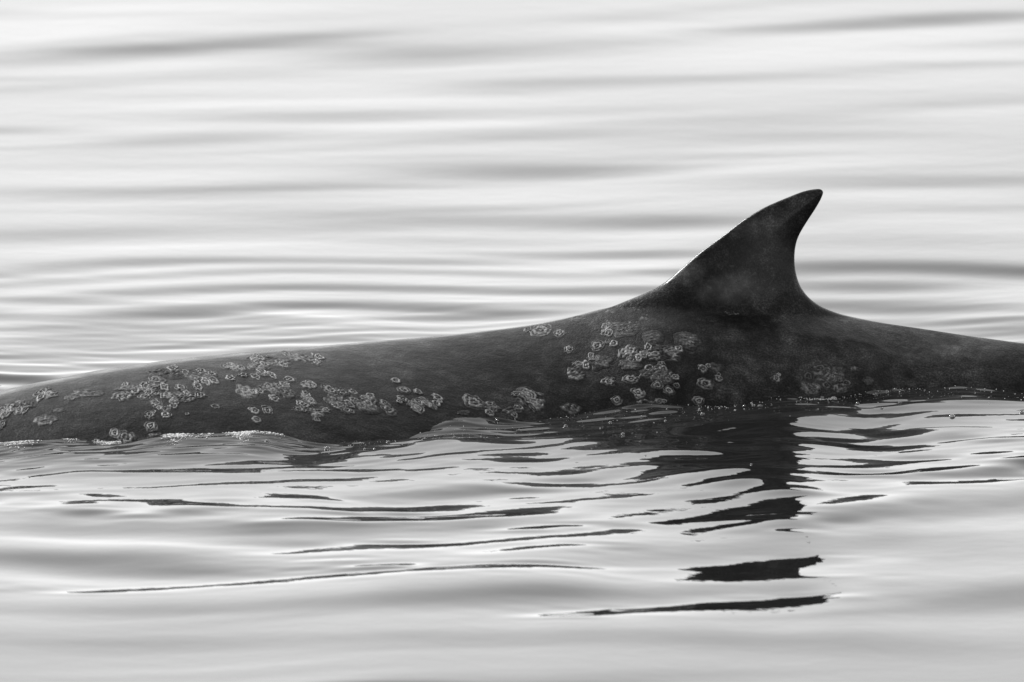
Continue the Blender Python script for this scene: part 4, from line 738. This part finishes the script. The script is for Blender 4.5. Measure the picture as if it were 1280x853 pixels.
# crusted rosettes on the hide: (X, z, half length, half height, kind)
LESIONS = [
    (-2.171, 0.063, 0.0375, 0.0175, 2), (-2.117, 0.084, 0.02, 0.0075, 3), (-2.004, 0.119, 0.0525, 0.0125, 2), (-1.924, 0.114, 0.035, 0.0163, 0), (-2.108, 0.114, 0.0325, 0.0125, 1),
    (-2.199, 0.092, 0.0475, 0.015, 1), (-2.248, 0.079, 0.025, 0.015, 1), (-2.29, 0.052, 0.0125, 0.0125, 0), (-1.799, 0.145, 0.03, 0.015, 0), (-1.737, 0.156, 0.1, 0.0175, 1),
    (-1.679, 0.148, 0.05, 0.0175, 1), (-1.712, 0.131, 0.015, 0.015, 0), (-1.758, 0.129, 0.02, 0.0125, 0), (-1.813, 0.115, 0.0225, 0.0125, 0), (-1.782, 0.11, 0.055, 0.0175, 1),
    (-1.857, 0.1, 0.0225, 0.015, 0), (-1.846, 0.087, 0.02, 0.0125, 0), (-1.819, 0.092, 0.015, 0.01, 0), (-1.894, 0.074, 0.0187, 0.015, 0), (-1.856, 0.073, 0.015, 0.0125, 0),
    (-1.91, 0.048, 0.0225, 0.0175, 0), (-1.914, 0.022, 0.025, 0.015, 0), (-2.012, 0.033, 0.02, 0.015, 0), (-1.99, 0.021, 0.0312, 0.025, 0), (-2.11, 0.007, 0.0225, 0.015, 0),
    (-2.075, 0.012, 0.0175, 0.01, 0), (-2.05, 0.006, 0.0225, 0.0125, 0), (-1.872, 0.113, 0.025, 0.01, 0), (-1.713, 0.088, 0.015, 0.0088, 0), (-1.8, 0.074, 0.0075, 0.005, 0),
    (-1.795, 0.013, 0.0163, 0.0125, 0), (-1.883, 0.13, 0.055, 0.0112, 1), (-1.831, 0.129, 0.04, 0.0125, 1), (-2.056, 0.11, 0.025, 0.01, 3), (-1.559, 0.162, 0.0225, 0.015, 1),
    (-1.453, 0.175, 0.0375, 0.01, 1), (-1.495, 0.159, 0.0375, 0.015, 1), (-1.424, 0.165, 0.05, 0.015, 1), (-1.345, 0.169, 0.0475, 0.0175, 1), (-1.604, 0.143, 0.0175, 0.01, 0),
    (-1.561, 0.147, 0.0225, 0.0088, 0), (-1.504, 0.147, 0.03, 0.01, 1), (-1.603, 0.115, 0.0325, 0.0238, 1), (-1.523, 0.12, 0.0425, 0.0175, 1), (-1.449, 0.134, 0.0225, 0.0125, 0),
    (-1.498, 0.108, 0.045, 0.0225, 1), (-1.421, 0.12, 0.02, 0.0125, 1), (-1.452, 0.09, 0.0187, 0.025, 1), (-1.503, 0.071, 0.0225, 0.01, 0), (-1.462, 0.061, 0.0275, 0.02, 1),
    (-1.623, 0.074, 0.0163, 0.0125, 0), (-1.588, 0.074, 0.0187, 0.015, 0), (-1.634, 0.054, 0.0175, 0.0125, 0), (-1.651, 0.026, 0.0125, 0.01, 3), (-1.366, 0.107, 0.0238, 0.0187, 0),
    (-1.334, 0.1, 0.02, 0.0138, 0), (-1.303, 0.098, 0.015, 0.01, 0), (-1.376, 0.083, 0.04, 0.02, 1), (-1.294, 0.07, 0.05, 0.0275, 1), (-1.368, 0.06, 0.02, 0.0125, 0),
    (-1.259, 0.086, 0.0175, 0.01, 0), (-1.233, 0.05, 0.0238, 0.0175, 0), (-1.138, 0.113, 0.0163, 0.01, 0), (-1.138, 0.091, 0.0225, 0.0125, 0), (-1.096, 0.085, 0.0125, 0.0105, 0),
    (-1.164, 0.072, 0.0163, 0.0112, 0), (-1.096, 0.067, 0.0112, 0.0088, 0), (-1.142, 0.055, 0.0225, 0.0175, 1), (-1.043, 0.068, 0.0163, 0.0138, 0), (-1.081, 0.053, 0.02, 0.0175, 1),
    (-0.928, 0.049, 0.0338, 0.025, 0), (-0.871, 0.029, 0.03, 0.015, 1), (-0.806, 0.019, 0.035, 0.0125, 1), (-0.725, 0.047, 0.0475, 0.0362, 1), (-0.981, 0.026, 0.025, 0.0075, 3),
    (-0.598, 0.015, 0.0325, 0.0175, 2), (-0.575, 0.201, 0.0362, 0.0225, 0), (-0.528, 0.196, 0.02, 0.015, 0), (-0.527, 0.16, 0.0187, 0.0138, 0), (-0.541, 0.103, 0.0288, 0.0238, 2),
    (-0.519, 0.126, 0.0225, 0.01, 0), (-0.438, 0.169, 0.0225, 0.02, 0), (-0.389, 0.174, 0.0163, 0.0112, 0), (-0.452, 0.129, 0.04, 0.0225, 1), (-0.354, 0.153, 0.035, 0.025, 1),
    (-0.362, 0.123, 0.0375, 0.0175, 3), (-0.447, 0.081, 0.0238, 0.0138, 0), (-0.376, 0.086, 0.0275, 0.015, 0), (-0.439, 0.031, 0.0187, 0.015, 0), (-0.34, 0.21, 0.06, 0.0275, 1),
    (-0.388, 0.214, 0.015, 0.02, 2), (-0.256, 0.26, 0.0325, 0.0175, 3), (-0.264, 0.193, 0.0375, 0.025, 3), (-0.157, 0.181, 0.0475, 0.0312, 3), (-0.251, 0.152, 0.0625, 0.03, 1),
    (-0.296, 0.1, 0.045, 0.0275, 1), (-0.262, 0.091, 0.03, 0.0225, 1), (-0.264, 0.124, 0.015, 0.01, 0), (-0.296, 0.069, 0.02, 0.0125, 0), (-0.263, 0.055, 0.02, 0.015, 0),
    (-0.233, 0.066, 0.0125, 0.01, 0), (-0.363, 0.05, 0.0225, 0.0175, 0), (-0.346, 0.018, 0.03, 0.0175, 2), (-0.303, 0.026, 0.015, 0.01, 0), (-0.13, 0.106, 0.0163, 0.0138, 0),
    (-0.089, 0.106, 0.03, 0.0163, 3), (-0.086, 0.078, 0.0138, 0.0125, 0), (-0.134, 0.066, 0.0275, 0.0187, 0), (-0.17, 0.022, 0.02, 0.015, 0), (0.018, 0.25, 0.035, 0.0275, 3),
    (-0.353, 0.247, 0.025, 0.0088, 3), (-0.451, 0.228, 0.0325, 0.01, 3), (0.109, 0.068, 0.0187, 0.0163, 0), (0.218, 0.069, 0.0225, 0.0175, 0), (0.262, 0.086, 0.03, 0.015, 0),
    (0.312, 0.064, 0.03, 0.0175, 0), (0.344, 0.043, 0.0225, 0.015, 0), (0.226, 0.027, 0.025, 0.0175, 0), (0.275, 0.04, 0.0225, 0.015, 0), (0.417, 0.046, 0.02, 0.0125, 3),
    (0.289, 0.07, 0.0725, 0.0325, 3), (0.219, 0.036, 0.035, 0.0225, 3), (0.32, 0.031, 0.0325, 0.0175, 3), (0.377, 0.078, 0.0175, 0.0125, 3), (-0.266, 0.237, 0.0225, 0.015, 3),
    (-2.132, 0.109, 0.013, 0.0162, 0), (-2.114, 0.118, 0.0222, 0.0155, 0), (-2.234, 0.086, 0.0131, 0.0129, 0), (-2.217, 0.082, 0.0193, 0.0153, 0), (-2.205, 0.082, 0.0127, 0.0141, 0),
    (-2.267, 0.078, 0.0157, 0.0148, 0), (-2.262, 0.072, 0.017, 0.0147, 0), (-2.303, 0.044, 0.0088, 0.0075, 0), (-1.64, 0.153, 0.0209, 0.0115, 0), (-1.658, 0.157, 0.0181, 0.0106, 0),
    (-1.72, 0.164, 0.0171, 0.0104, 0), (-1.653, 0.141, 0.0163, 0.0147, 0), (-1.678, 0.14, 0.0163, 0.0141, 0), (-1.703, 0.156, 0.0197, 0.0148, 0), (-1.702, 0.14, 0.0088, 0.0075, 0),
    (-1.809, 0.101, 0.0167, 0.0135, 0), (-1.727, 0.113, 0.0224, 0.0102, 0), (-1.757, 0.117, 0.0132, 0.0152, 0), (-1.859, 0.089, 0.0097, 0.0075, 0), (-1.88, 0.08, 0.0088, 0.0075, 0),
    (-1.845, 0.073, 0.0088, 0.0075, 0), (-1.891, 0.136, 0.0129, 0.0099, 0), (-1.881, 0.125, 0.0147, 0.0133, 0), (-1.847, 0.134, 0.0167, 0.0139, 0), (-1.799, 0.131, 0.0159, 0.0149, 0),
    (-1.836, 0.12, 0.0198, 0.0128, 0), (-1.851, 0.122, 0.0129, 0.0127, 0), (-1.542, 0.16, 0.0185, 0.0142, 0), (-1.575, 0.163, 0.0187, 0.0106, 0), (-1.453, 0.177, 0.02, 0.0159, 0),
    (-1.474, 0.172, 0.013, 0.0089, 0), (-1.469, 0.163, 0.015, 0.0092, 0), (-1.499, 0.152, 0.018, 0.0121, 0), (-1.477, 0.167, 0.0198, 0.0106, 0), (-1.424, 0.159, 0.0219, 0.0115, 0),
    (-1.42, 0.16, 0.0146, 0.0119, 0), (-1.292, 0.168, 0.0186, 0.0157, 0), (-1.319, 0.161, 0.0203, 0.0112, 0), (-1.359, 0.175, 0.0201, 0.0149, 0), (-1.533, 0.143, 0.0162, 0.0115, 0),
    (-1.485, 0.144, 0.0131, 0.0128, 0), (-1.583, 0.113, 0.0138, 0.0115, 0), (-1.578, 0.118, 0.0205, 0.0089, 0), (-1.48, 0.123, 0.0173, 0.0106, 0), (-1.476, 0.126, 0.0177, 0.0101, 0),
    (-1.564, 0.115, 0.0144, 0.0112, 0), (-1.499, 0.123, 0.0169, 0.0093, 0), (-1.544, 0.098, 0.0181, 0.0133, 0), (-1.531, 0.117, 0.0157, 0.0154, 0), (-1.404, 0.12, 0.0172, 0.0123, 0),
    (-1.405, 0.123, 0.015, 0.0113, 0), (-1.479, 0.08, 0.0225, 0.0159, 0), (-1.445, 0.102, 0.0144, 0.0116, 0), (-1.491, 0.068, 0.009, 0.0075, 0), (-1.474, 0.046, 0.0131, 0.0092, 0),
    (-1.429, 0.065, 0.0218, 0.0104, 0), (-1.63, 0.078, 0.01, 0.0077, 0), (-1.346, 0.073, 0.0174, 0.0137, 0), (-1.391, 0.072, 0.0132, 0.0132, 0), (-1.373, 0.072, 0.0184, 0.0106, 0),
    (-1.232, 0.066, 0.0158, 0.0131, 0), (-1.32, 0.079, 0.0177, 0.0127, 0), (-1.282, 0.083, 0.0224, 0.011, 0), (-1.356, 0.056, 0.01, 0.0075, 0), (-1.269, 0.081, 0.0088, 0.0075, 0),
    (-1.181, 0.067, 0.0088, 0.0075, 0), (-1.116, 0.061, 0.0216, 0.0154, 0), (-1.135, 0.047, 0.0207, 0.016, 0), (-1.044, 0.059, 0.0088, 0.0075, 0), (-1.097, 0.058, 0.019, 0.0131, 0),
    (-1.06, 0.055, 0.016, 0.0112, 0), (-0.874, 0.041, 0.0216, 0.0094, 0), (-0.889, 0.02, 0.0147, 0.0142, 0), (-0.806, 0.011, 0.014, 0.0158, 0), (-0.775, 0.026, 0.0204, 0.0117, 0),
    (-0.7, 0.034, 0.0144, 0.0159, 0), (-0.767, 0.06, 0.0155, 0.0088, 0), (-0.728, 0.022, 0.0153, 0.0143, 0), (-0.61, 0.203, 0.0143, 0.0089, 0), (-0.404, 0.178, 0.0089, 0.0075, 0),
    (-0.499, 0.123, 0.0145, 0.0159, 0), (-0.471, 0.144, 0.0129, 0.0128, 0), (-0.469, 0.138, 0.0219, 0.0092, 0), (-0.33, 0.141, 0.0141, 0.0151, 0), (-0.356, 0.135, 0.0137, 0.0123, 0),
    (-0.399, 0.197, 0.0159, 0.0098, 0), (-0.389, 0.199, 0.0167, 0.0139, 0), (-0.377, 0.216, 0.0196, 0.0119, 0), (-0.194, 0.159, 0.0163, 0.0126, 0), (-0.29, 0.167, 0.0127, 0.0157, 0),
    (-0.312, 0.148, 0.0153, 0.0149, 0), (-0.264, 0.089, 0.0161, 0.0095, 0), (-0.263, 0.11, 0.0167, 0.0125, 0), (-0.306, 0.114, 0.0171, 0.012, 0), (-0.231, 0.088, 0.0158, 0.0096, 0),
    (-0.289, 0.078, 0.0201, 0.0088, 0), (-0.286, 0.026, 0.0088, 0.0075, 0), (-0.11, 0.112, 0.0088, 0.0075, 0), (-0.082, 0.088, 0.0088, 0.0075, 0), (0.119, 0.076, 0.0088, 0.0075, 0),
    (0.297, 0.056, 0.0115, 0.0075, 0), (0.323, 0.051, 0.0088, 0.0075, 0),
]
m_crust = bpy.data.materials.new("crusted_skin")
nt, b = nodes(m_crust); N = nt.nodes; L = nt.links
tc = N.new("ShaderNodeTexCoord")
at = N.new("ShaderNodeAttribute"); at.attribute_name = "crust"
n1 = ramp(noise(170, 4, .7).outputs["Fac"], [(.3, .5), (.5, .95), (.7, 1.6)])
base = ramp(at.outputs["Fac"], [(0.0, .016), (.3, .075), (1.0, .36)])
col = math_node('MULTIPLY', base.outputs[0], n1.outputs[0])
cmb = N.new("ShaderNodeCombineColor")
for i in range(3): L.new(col, cmb.inputs[i])
L.new(cmb.outputs[0], b.inputs["Base Color"])
b.inputs["Roughness"].default_value = .5
b.inputs["Specular IOR Level"].default_value = .15
bp = N.new("ShaderNodeBump"); bp.inputs["Strength"].default_value = .5; bp.inputs["Distance"].default_value = .003
L.new(noise(120, 4, .65).outputs["Fac"], bp.inputs["Height"]); L.new(bp.outputs[0], b.inputs["Normal"])

def lesion(i, X0, z0, ra, rb, kind):
    r = np.random.default_rng(100 + i)
    def surf(X, z): return whale_point(X, half_width(X, z), z)
    e = .004
    zt = float(z_top(X0 - lean(z0)))
    z0 = min(z0, zt - .004)
    c = surf(np.array([X0]), np.array([z0]))[0]
    tx = surf(np.array([X0 + e]), np.array([z0]))[0] - c
    tz = c - surf(np.array([X0]), np.array([z0 - e]))[0]
    tx /= np.linalg.norm(tx); n = np.cross(tx, tz); n /= np.linalg.norm(n)
    if n[1] > 0 and n[2] < 0: n = -n
    if n[1] > 0: n = n if n[2] > .5 else -n
    tz = np.cross(n, tx); tz /= np.linalg.norm(tz)
    if tz[2] < 0: tz = -tz
    fs = max(abs(tz[2] * .9877 + tz[1] * .1564), .22)
    rb = rb / fs
    ra *= 1.1; rb *= 1.1
    NRG, NS = (24, 76) if max(ra, rb) > .026 else (15, 44)
    rad = np.linspace(0, 1, NRG)[:, None]; ph = np.linspace(0, 2 * math.pi, NS, endpoint=False)[None]
    wob = 1 + sum(r.normal() * (.10 if kind == 1 else .07) / (k ** .35) * np.sin(k * ph + r.uniform(0, 6.28)) for k in range(2, 9))
    a = rad * np.cos(ph) * wob * ra; bb = rad * np.sin(ph) * wob * rb
    P = c + a[..., None] * tx + bb[..., None] * tz
    t0 = np.full(a.shape, -.02); t1 = np.full(a.shape, .06)
    lo = np.full(a.shape, -.05); hi = np.full(a.shape, .03)
    for _ in range(22):              # settle every vertex on the hide along the local normal
        mid = (lo + hi) / 2; g = whale_gap(P + mid[..., None] * n)
        lo = np.where(g < 0, mid, lo); hi = np.where(g < 0, hi, mid)
    P = P + ((lo + hi) / 2)[..., None] * n
    q = r.uniform(0, 6.28, 12)
    swirl = sum(np.sin(k * ph * 1.0 + q[k] + rad * r.uniform(-3, 3)) / k for k in range(1, 5))
    ed = 1 - sstep(rad, r.uniform(.5, .72), 1.0)
    # relief in metres and crust amount
    lumps = np.zeros(a.shape); g = np.zeros(a.shape)
    for _ in range(18):
        k = r.normal(size=2) * 300; lumps += np.sin(a * k[0] + bb * k[1] + r.uniform(0, 6.28))
        th = r.uniform(0, 6.28); kk = 2 * math.pi / r.uniform(.011, .019)
        g += np.sin(kk * (a * math.cos(th) + bb * math.sin(th) * ra / max(ra, rb * .8)) + r.uniform(0, 6.28))
    lumps = lumps / 3.0; g = g / 3.0
    lace = np.exp(-(g / .42) ** 2)       # winding crests
    if kind == 0:                    # rosette of rings
        f = .5 + .5 * np.cos(2 * math.pi * (rad * (1.5 if ra < .02 else 2.2) + .13 * swirl + .06 * g) + math.pi * .15)
        f = .95 * f ** 1.4 + .10 * lace
        cr = .10 + .66 * f + .12 * lumps
        amp = .0032
    elif kind == 1:                  # many small rosettes grown into one another
        f = np.zeros(a.shape); rs_ = rb / max(ra, rb)
        for _ in range(int(np.clip(ra * rb / .00013, 4, 16))):
            u_, w_ = math.sqrt(r.uniform(0, .75)), r.uniform(0, 6.28)
            d = np.hypot(a - u_ * math.cos(w_) * ra, (bb - u_ * math.sin(w_) * rb) * min(ra / rb, 1.6) * .9) / r.uniform(.009, .017)
            f = np.maximum(f, r.uniform(.55, 1) * (np.exp(-((d - .8) / .26) ** 2) + .6 * np.exp(-(d / .28) ** 2)) * (d < 1.5))
        f = np.clip(.85 * f + .22 * lace, 0, 1); cr = .03 + .68 * f ** 1.3 + .10 * lumps; amp = .0034
    elif kind == 2:                  # crescent
        arc = np.exp(-((rad - .72) / .2) ** 2) * (.25 + .75 * sstep(np.cos(ph + q[0] * .15 + 1.2), -.5, .4)) + .55 * np.exp(-(rad / .3) ** 2)
        f = arc * (.7 + .3 * lace); cr = .14 + .62 * f + .15 * lumps; amp = .0034
    else:                            # faint flat blotch
        f = .3 + .5 * lace; cr = .10 + .14 * (1 - rad) + .10 * lumps + .14 * lace; amp = .0010
    tone = r.uniform(.7, 1.35); amp *= r.uniform(.4, 1.0)
    cr = cr * tone * (.55 if X0 > .2 and kind == 0 else 1.2 if X0 > .2 else 1.0)
    hgt = .75 * amp * (f + .35 * lumps) * ed + .0012 * ed - .0022 * sstep(rad, .86, 1.0)
    P = P + hgt[..., None] * n
    crust = np.clip(cr * ed, 0, 1)
    V = np.vstack([P[:1, :1].reshape(1, 3), P[1:].reshape(-1, 3)])       # hub, then the rings
    cv = np.concatenate([crust[0, :1], crust[1:].reshape(-1)])
    ix = 1 + np.arange((NRG - 1) * NS).reshape(NRG - 1, NS); jx = np.roll(ix, -1, 1)
    quads = np.stack([ix[:-1], ix[1:], jx[1:], jx[:-1]], -1).reshape(-1, 4).tolist()
    tris = [(0, int(p), int(q_)) for p, q_ in zip(ix[0], jx[0])]
    if np.dot(np.cross(V[quads[0][1]] - V[quads[0][0]], V[quads[0][2]] - V[quads[0][0]]), n) < 0:
        quads = [f_[::-1] for f_ in quads]; tris = [t_[::-1] for t_ in tris]
    me = bpy.data.meshes.new("skin_lesion")
    me.from_pydata(V.tolist(), [], quads + tris)
    me.polygons.foreach_set("use_smooth", np.ones(len(me.polygons), dtype=bool))
    me.attributes.new("crust", 'FLOAT', 'POINT').data.foreach_set("value", cv.astype(np.float32))
    link("skin_lesion", me, m_crust, whale)

for i, l in enumerate(LESIONS): lesion(i, *l)

# ------------------------------------------------------------------ bubbles and foam
m_bub = bpy.data.materials.new("bubble_film")
nt, b = nodes(m_bub)
b.inputs["Base Color"].default_value = (.9, .9, .9, 1)
b.inputs["Roughness"].default_value = .06
b.inputs["IOR"].default_value = 1.33
b.inputs["Transmission Weight"].default_value = .85
b.inputs["Coat Weight"].default_value = .6
BUBBLES = [
    (-1.255, -1.007, 0.0112), (-1.213, -1.165, 0.0163), (-1.397, -1.195, 0.0138), (-1.029, -1.075, 0.01), (-1.099, -1.21, 0.0063), (-1.07, -1.21, 0.0063),
    (-0.872, -0.742, 0.01), (-0.827, -0.962, 0.0088), (-0.697, -0.704, 0.01), (-0.726, -0.939, 0.005), (-0.692, -0.924, 0.005), (-0.485, -0.742, 0.0112),
    (-0.347, -0.704, 0.0088), (-0.309, -0.886, 0.01), (-0.917, -1.03, 0.005), (-0.072, -0.581, 0.0075), (-0.062, -0.635, 0.0112), (-0.177, -0.711, 0.0075),
    (0.068, -0.481, 0.0088), (0.098, -0.481, 0.01), (0.117, -0.512, 0.0125), (0.039, -0.589, 0.0063), (0.246, -0.342, 0.01), (0.312, -0.311, 0.015),
    (0.348, -0.342, 0.02), (0.481, -0.295, 0.01), (0.708, -0.635, 0.0163), (0.926, -0.527, 0.0138), (0.494, -0.496, 0.0088), (0.552, -0.419, 0.01),
    (0.42, -0.45, 0.01), (-0.244, -1.36, 0.0055), (0.075, -1.53, 0.0065),
]
def dome_mesh():
    bm = bmesh.new()
    prof = [(0, .92), (.30, .88), (.56, .76), (.78, .57), (.92, .34), (1.0, .08), (1.06, -.03), (1.15, -.12)]
    seg = 18; rings = []
    top = bm.verts.new((0, 0, .92))
    for r_, z_ in prof[1:]:
        rings.append([bm.verts.new((r_ * math.cos(2 * math.pi * k / seg), r_ * math.sin(2 * math.pi * k / seg), z_)) for k in range(seg)])
    for k in range(seg): bm.faces.new((top, rings[0][k], rings[0][(k + 1) % seg]))
    for a_, b_ in zip(rings[:-1], rings[1:]):
        for k in range(seg): bm.faces.new((a_[k], b_[k], b_[(k + 1) % seg], a_[(k + 1) % seg]))
    bm.faces.new(rings[-1])
    for f in bm.faces: f.smooth = True
    bmesh.ops.recalc_face_normals(bm, faces=bm.faces)
    me = bpy.data.meshes.new("air_bubble"); bm.to_mesh(me); bm.free(); me.materials.append(m_bub)
    return me
dome = dome_mesh()
BLABEL = [
    ('upper of two clear bubbles right of the white foam line', 'clear bubbles by the foam line'),
    ('lower larger clear bubble just right of the white foam line', 'clear bubbles by the foam line'),
    ('round bubble at the right end of the white foam line', 'clear bubbles by the foam line'),
    ('third tiny bubble from the left on dark water under the bare flank', 'bubbles under the bare flank'),
    ('first tiny bubble from the left on dark water under the bare flank', 'bubbles under the bare flank'),
    ('second tiny bubble from the left on dark water under the bare flank', 'bubbles under the bare flank'),
    ('fifth tiny bubble from the left on dark water under the bare flank', 'bubbles under the bare flank'),
    ('lone round bubble on black water under the middle of the flank', 'bubbles under the bare flank'),
    ('seventh tiny bubble from the left on dark water under the bare flank', 'bubbles under the bare flank'),
    ('sixth tiny bubble from the left on dark water under the bare flank', 'bubbles under the bare flank'),
    ('eighth tiny bubble from the left on dark water under the bare flank', 'bubbles under the bare flank'),
    ('ninth tiny bubble from the left on dark water under the bare flank', 'bubbles under the bare flank'),
    ('tenth tiny bubble from the left on dark water under the bare flank', 'bubbles under the bare flank'),
    ("lone bright bubble on black water left of the fin's reflection", 'bubbles under the bare flank'),
    ('fourth tiny bubble from the left on dark water under the bare flank', 'bubbles under the bare flank'),
    ("second small bubble from the left in the froth left of the fin's reflection", "bubbles left of the fin's reflection"),
    ("third small bubble from the left in the froth left of the fin's reflection", "bubbles left of the fin's reflection"),
    ("first small bubble from the left in the froth left of the fin's reflection", "bubbles left of the fin's reflection"),
    ("fifth small bubble from the left in the froth left of the fin's reflection", "bubbles left of the fin's reflection"),
    ("sixth small bubble from the left in the froth left of the fin's reflection", "bubbles left of the fin's reflection"),
    ("largest bubble in the froth left of the fin's reflection", "bubbles left of the fin's reflection"),
    ("fourth small bubble from the left in the froth left of the fin's reflection", "bubbles left of the fin's reflection"),
    ("bubble at the left end of the bright clump under the fin's trailing edge", 'bright clump of bubbles'),
    ("middle bubble of the bright clump under the fin's trailing edge", 'bright clump of bubbles'),
    ("largest bubble of the bright clump under the fin's trailing edge", 'bright clump of bubbles'),
    ("second small bubble from the left on pale water right of the fin's reflection", "bubbles right of the fin's reflection"),
    ('clear domed bubble alone on pale water near the right edge', "bubbles right of the fin's reflection"),
    ('bubble cut by the right edge of the picture', "bubbles right of the fin's reflection"),
    ("third small bubble from the left on pale water right of the fin's reflection", "bubbles right of the fin's reflection"),
    ("fourth small bubble from the left on pale water right of the fin's reflection", "bubbles right of the fin's reflection"),
    ("first small bubble from the left on pale water right of the fin's reflection", "bubbles right of the fin's reflection"),
    ("tiny bright bubble at the edge of a pale streak left of the fin's reflection", None),
    ("tiny bright bubble in the middle of the fin's black reflection", None),
]
for (x, y, r_), (lab, grp) in zip(BUBBLES, BLABEL):
    o = bpy.data.objects.new("air_bubble", dome); C.objects.link(o)
    o.location = (x, y, sea_height(x, y)); r_ *= .62; o.scale = (r_, r_, r_ * random.uniform(.75, 1.0)); o.rotation_euler[2] = random.uniform(0, 6)
    tag(o, lab, "bubble", grp)

# froth: beads too small and too many to count, along the flank's waterline
m_foam = bpy.data.materials.new("sea_foam")
nt, b = nodes(m_foam)
b.inputs["Base Color"].default_value = (.82, .82, .82, 1)
b.inputs["Roughness"].default_value = .25
iv = np.array([(1, 0, 0), (-1, 0, 0), (0, 1, 0), (0, -1, 0), (0, 0, 1), (0, 0, -1)], float)
itri = np.array([(0, 2, 4), (2, 1, 4), (1, 3, 4), (3, 0, 4), (2, 0, 5), (1, 2, 5), (3, 1, 5), (0, 3, 5)])
beads = []
FOAM = [
    (-2.205, -1.27), (-2.136, -1.3), (-2.062, -1.315), (-1.989, -1.33), (-1.941, -1.315), (-1.869, -1.27),
    (-1.796, -1.255), (-1.723, -1.225), (-1.65, -1.21), (-1.578, -1.195), (-1.48, -1.18), (-1.395, -1.18),
]
fx = np.array([p[0] for p in FOAM]); fy = np.array([p[1] for p in FOAM])
def bead(x, y, r_): beads.append((x, y, sea_height(x, y) + r_ * .25, r_))
fr = np.random.default_rng(9)
dens = wave_noise(9, .05, .4, 77)
for _ in range(15000):
    x = fr.uniform(fx[0] - .2, fx[-1] + .05)
    g = sum(math.sin(a * x + p) for a, p in zip(dens[0], dens[2])) / 2.1
    if g < fr.uniform(-1.1, 1.4): continue
    yl = float(np.interp(x, xs, near))
    y = yl + .012 - abs(fr.normal(0, .02 + .02 * max(g, 0))) - .05 * max(0, math.sin(7 * x + 1)) * fr.random() ** 3
    bead(x, y, .0008 + .0030 * fr.random() ** 5)
for _ in range(520):                 # scattered specks along the rest of the waterline
    x = fr.uniform(-1.3, 1.1); yl = float(np.interp(x, xs, near))
    y = yl - abs(fr.normal(0, .14))
    bead(x, y, .0006 + .0018 * fr.random() ** 4)
for x0, n_, sp in ((.33, 120, .05), (.29, 90, .025), (.52, 30, .06), (.0, 50, .08)):
    for _ in range(n_):
        x = x0 + fr.normal(0, sp); yl = float(np.interp(x, xs, near)); bead(x, yl + .01 - abs(fr.normal(0, .035)), .0008 + .0026 * fr.random() ** 3)
bd = np.array(beads)
V = (iv[None] * bd[:, None, 3:4] * np.array([1, 1, .7]) + bd[:, None, :3]).reshape(-1, 3)
Fi = (itri[None] + (np.arange(len(bd)) * len(iv))[:, None, None]).reshape(-1, 3)
me = bpy.data.meshes.new("sea_foam"); me.from_pydata(V.tolist(), [], Fi.tolist())
me.polygons.foreach_set("use_smooth", np.ones(len(me.polygons), dtype=bool))
foam = link("sea_foam", me, m_foam)
tag(foam, "thin white froth along the whale's waterline", "foam", kind="stuff")
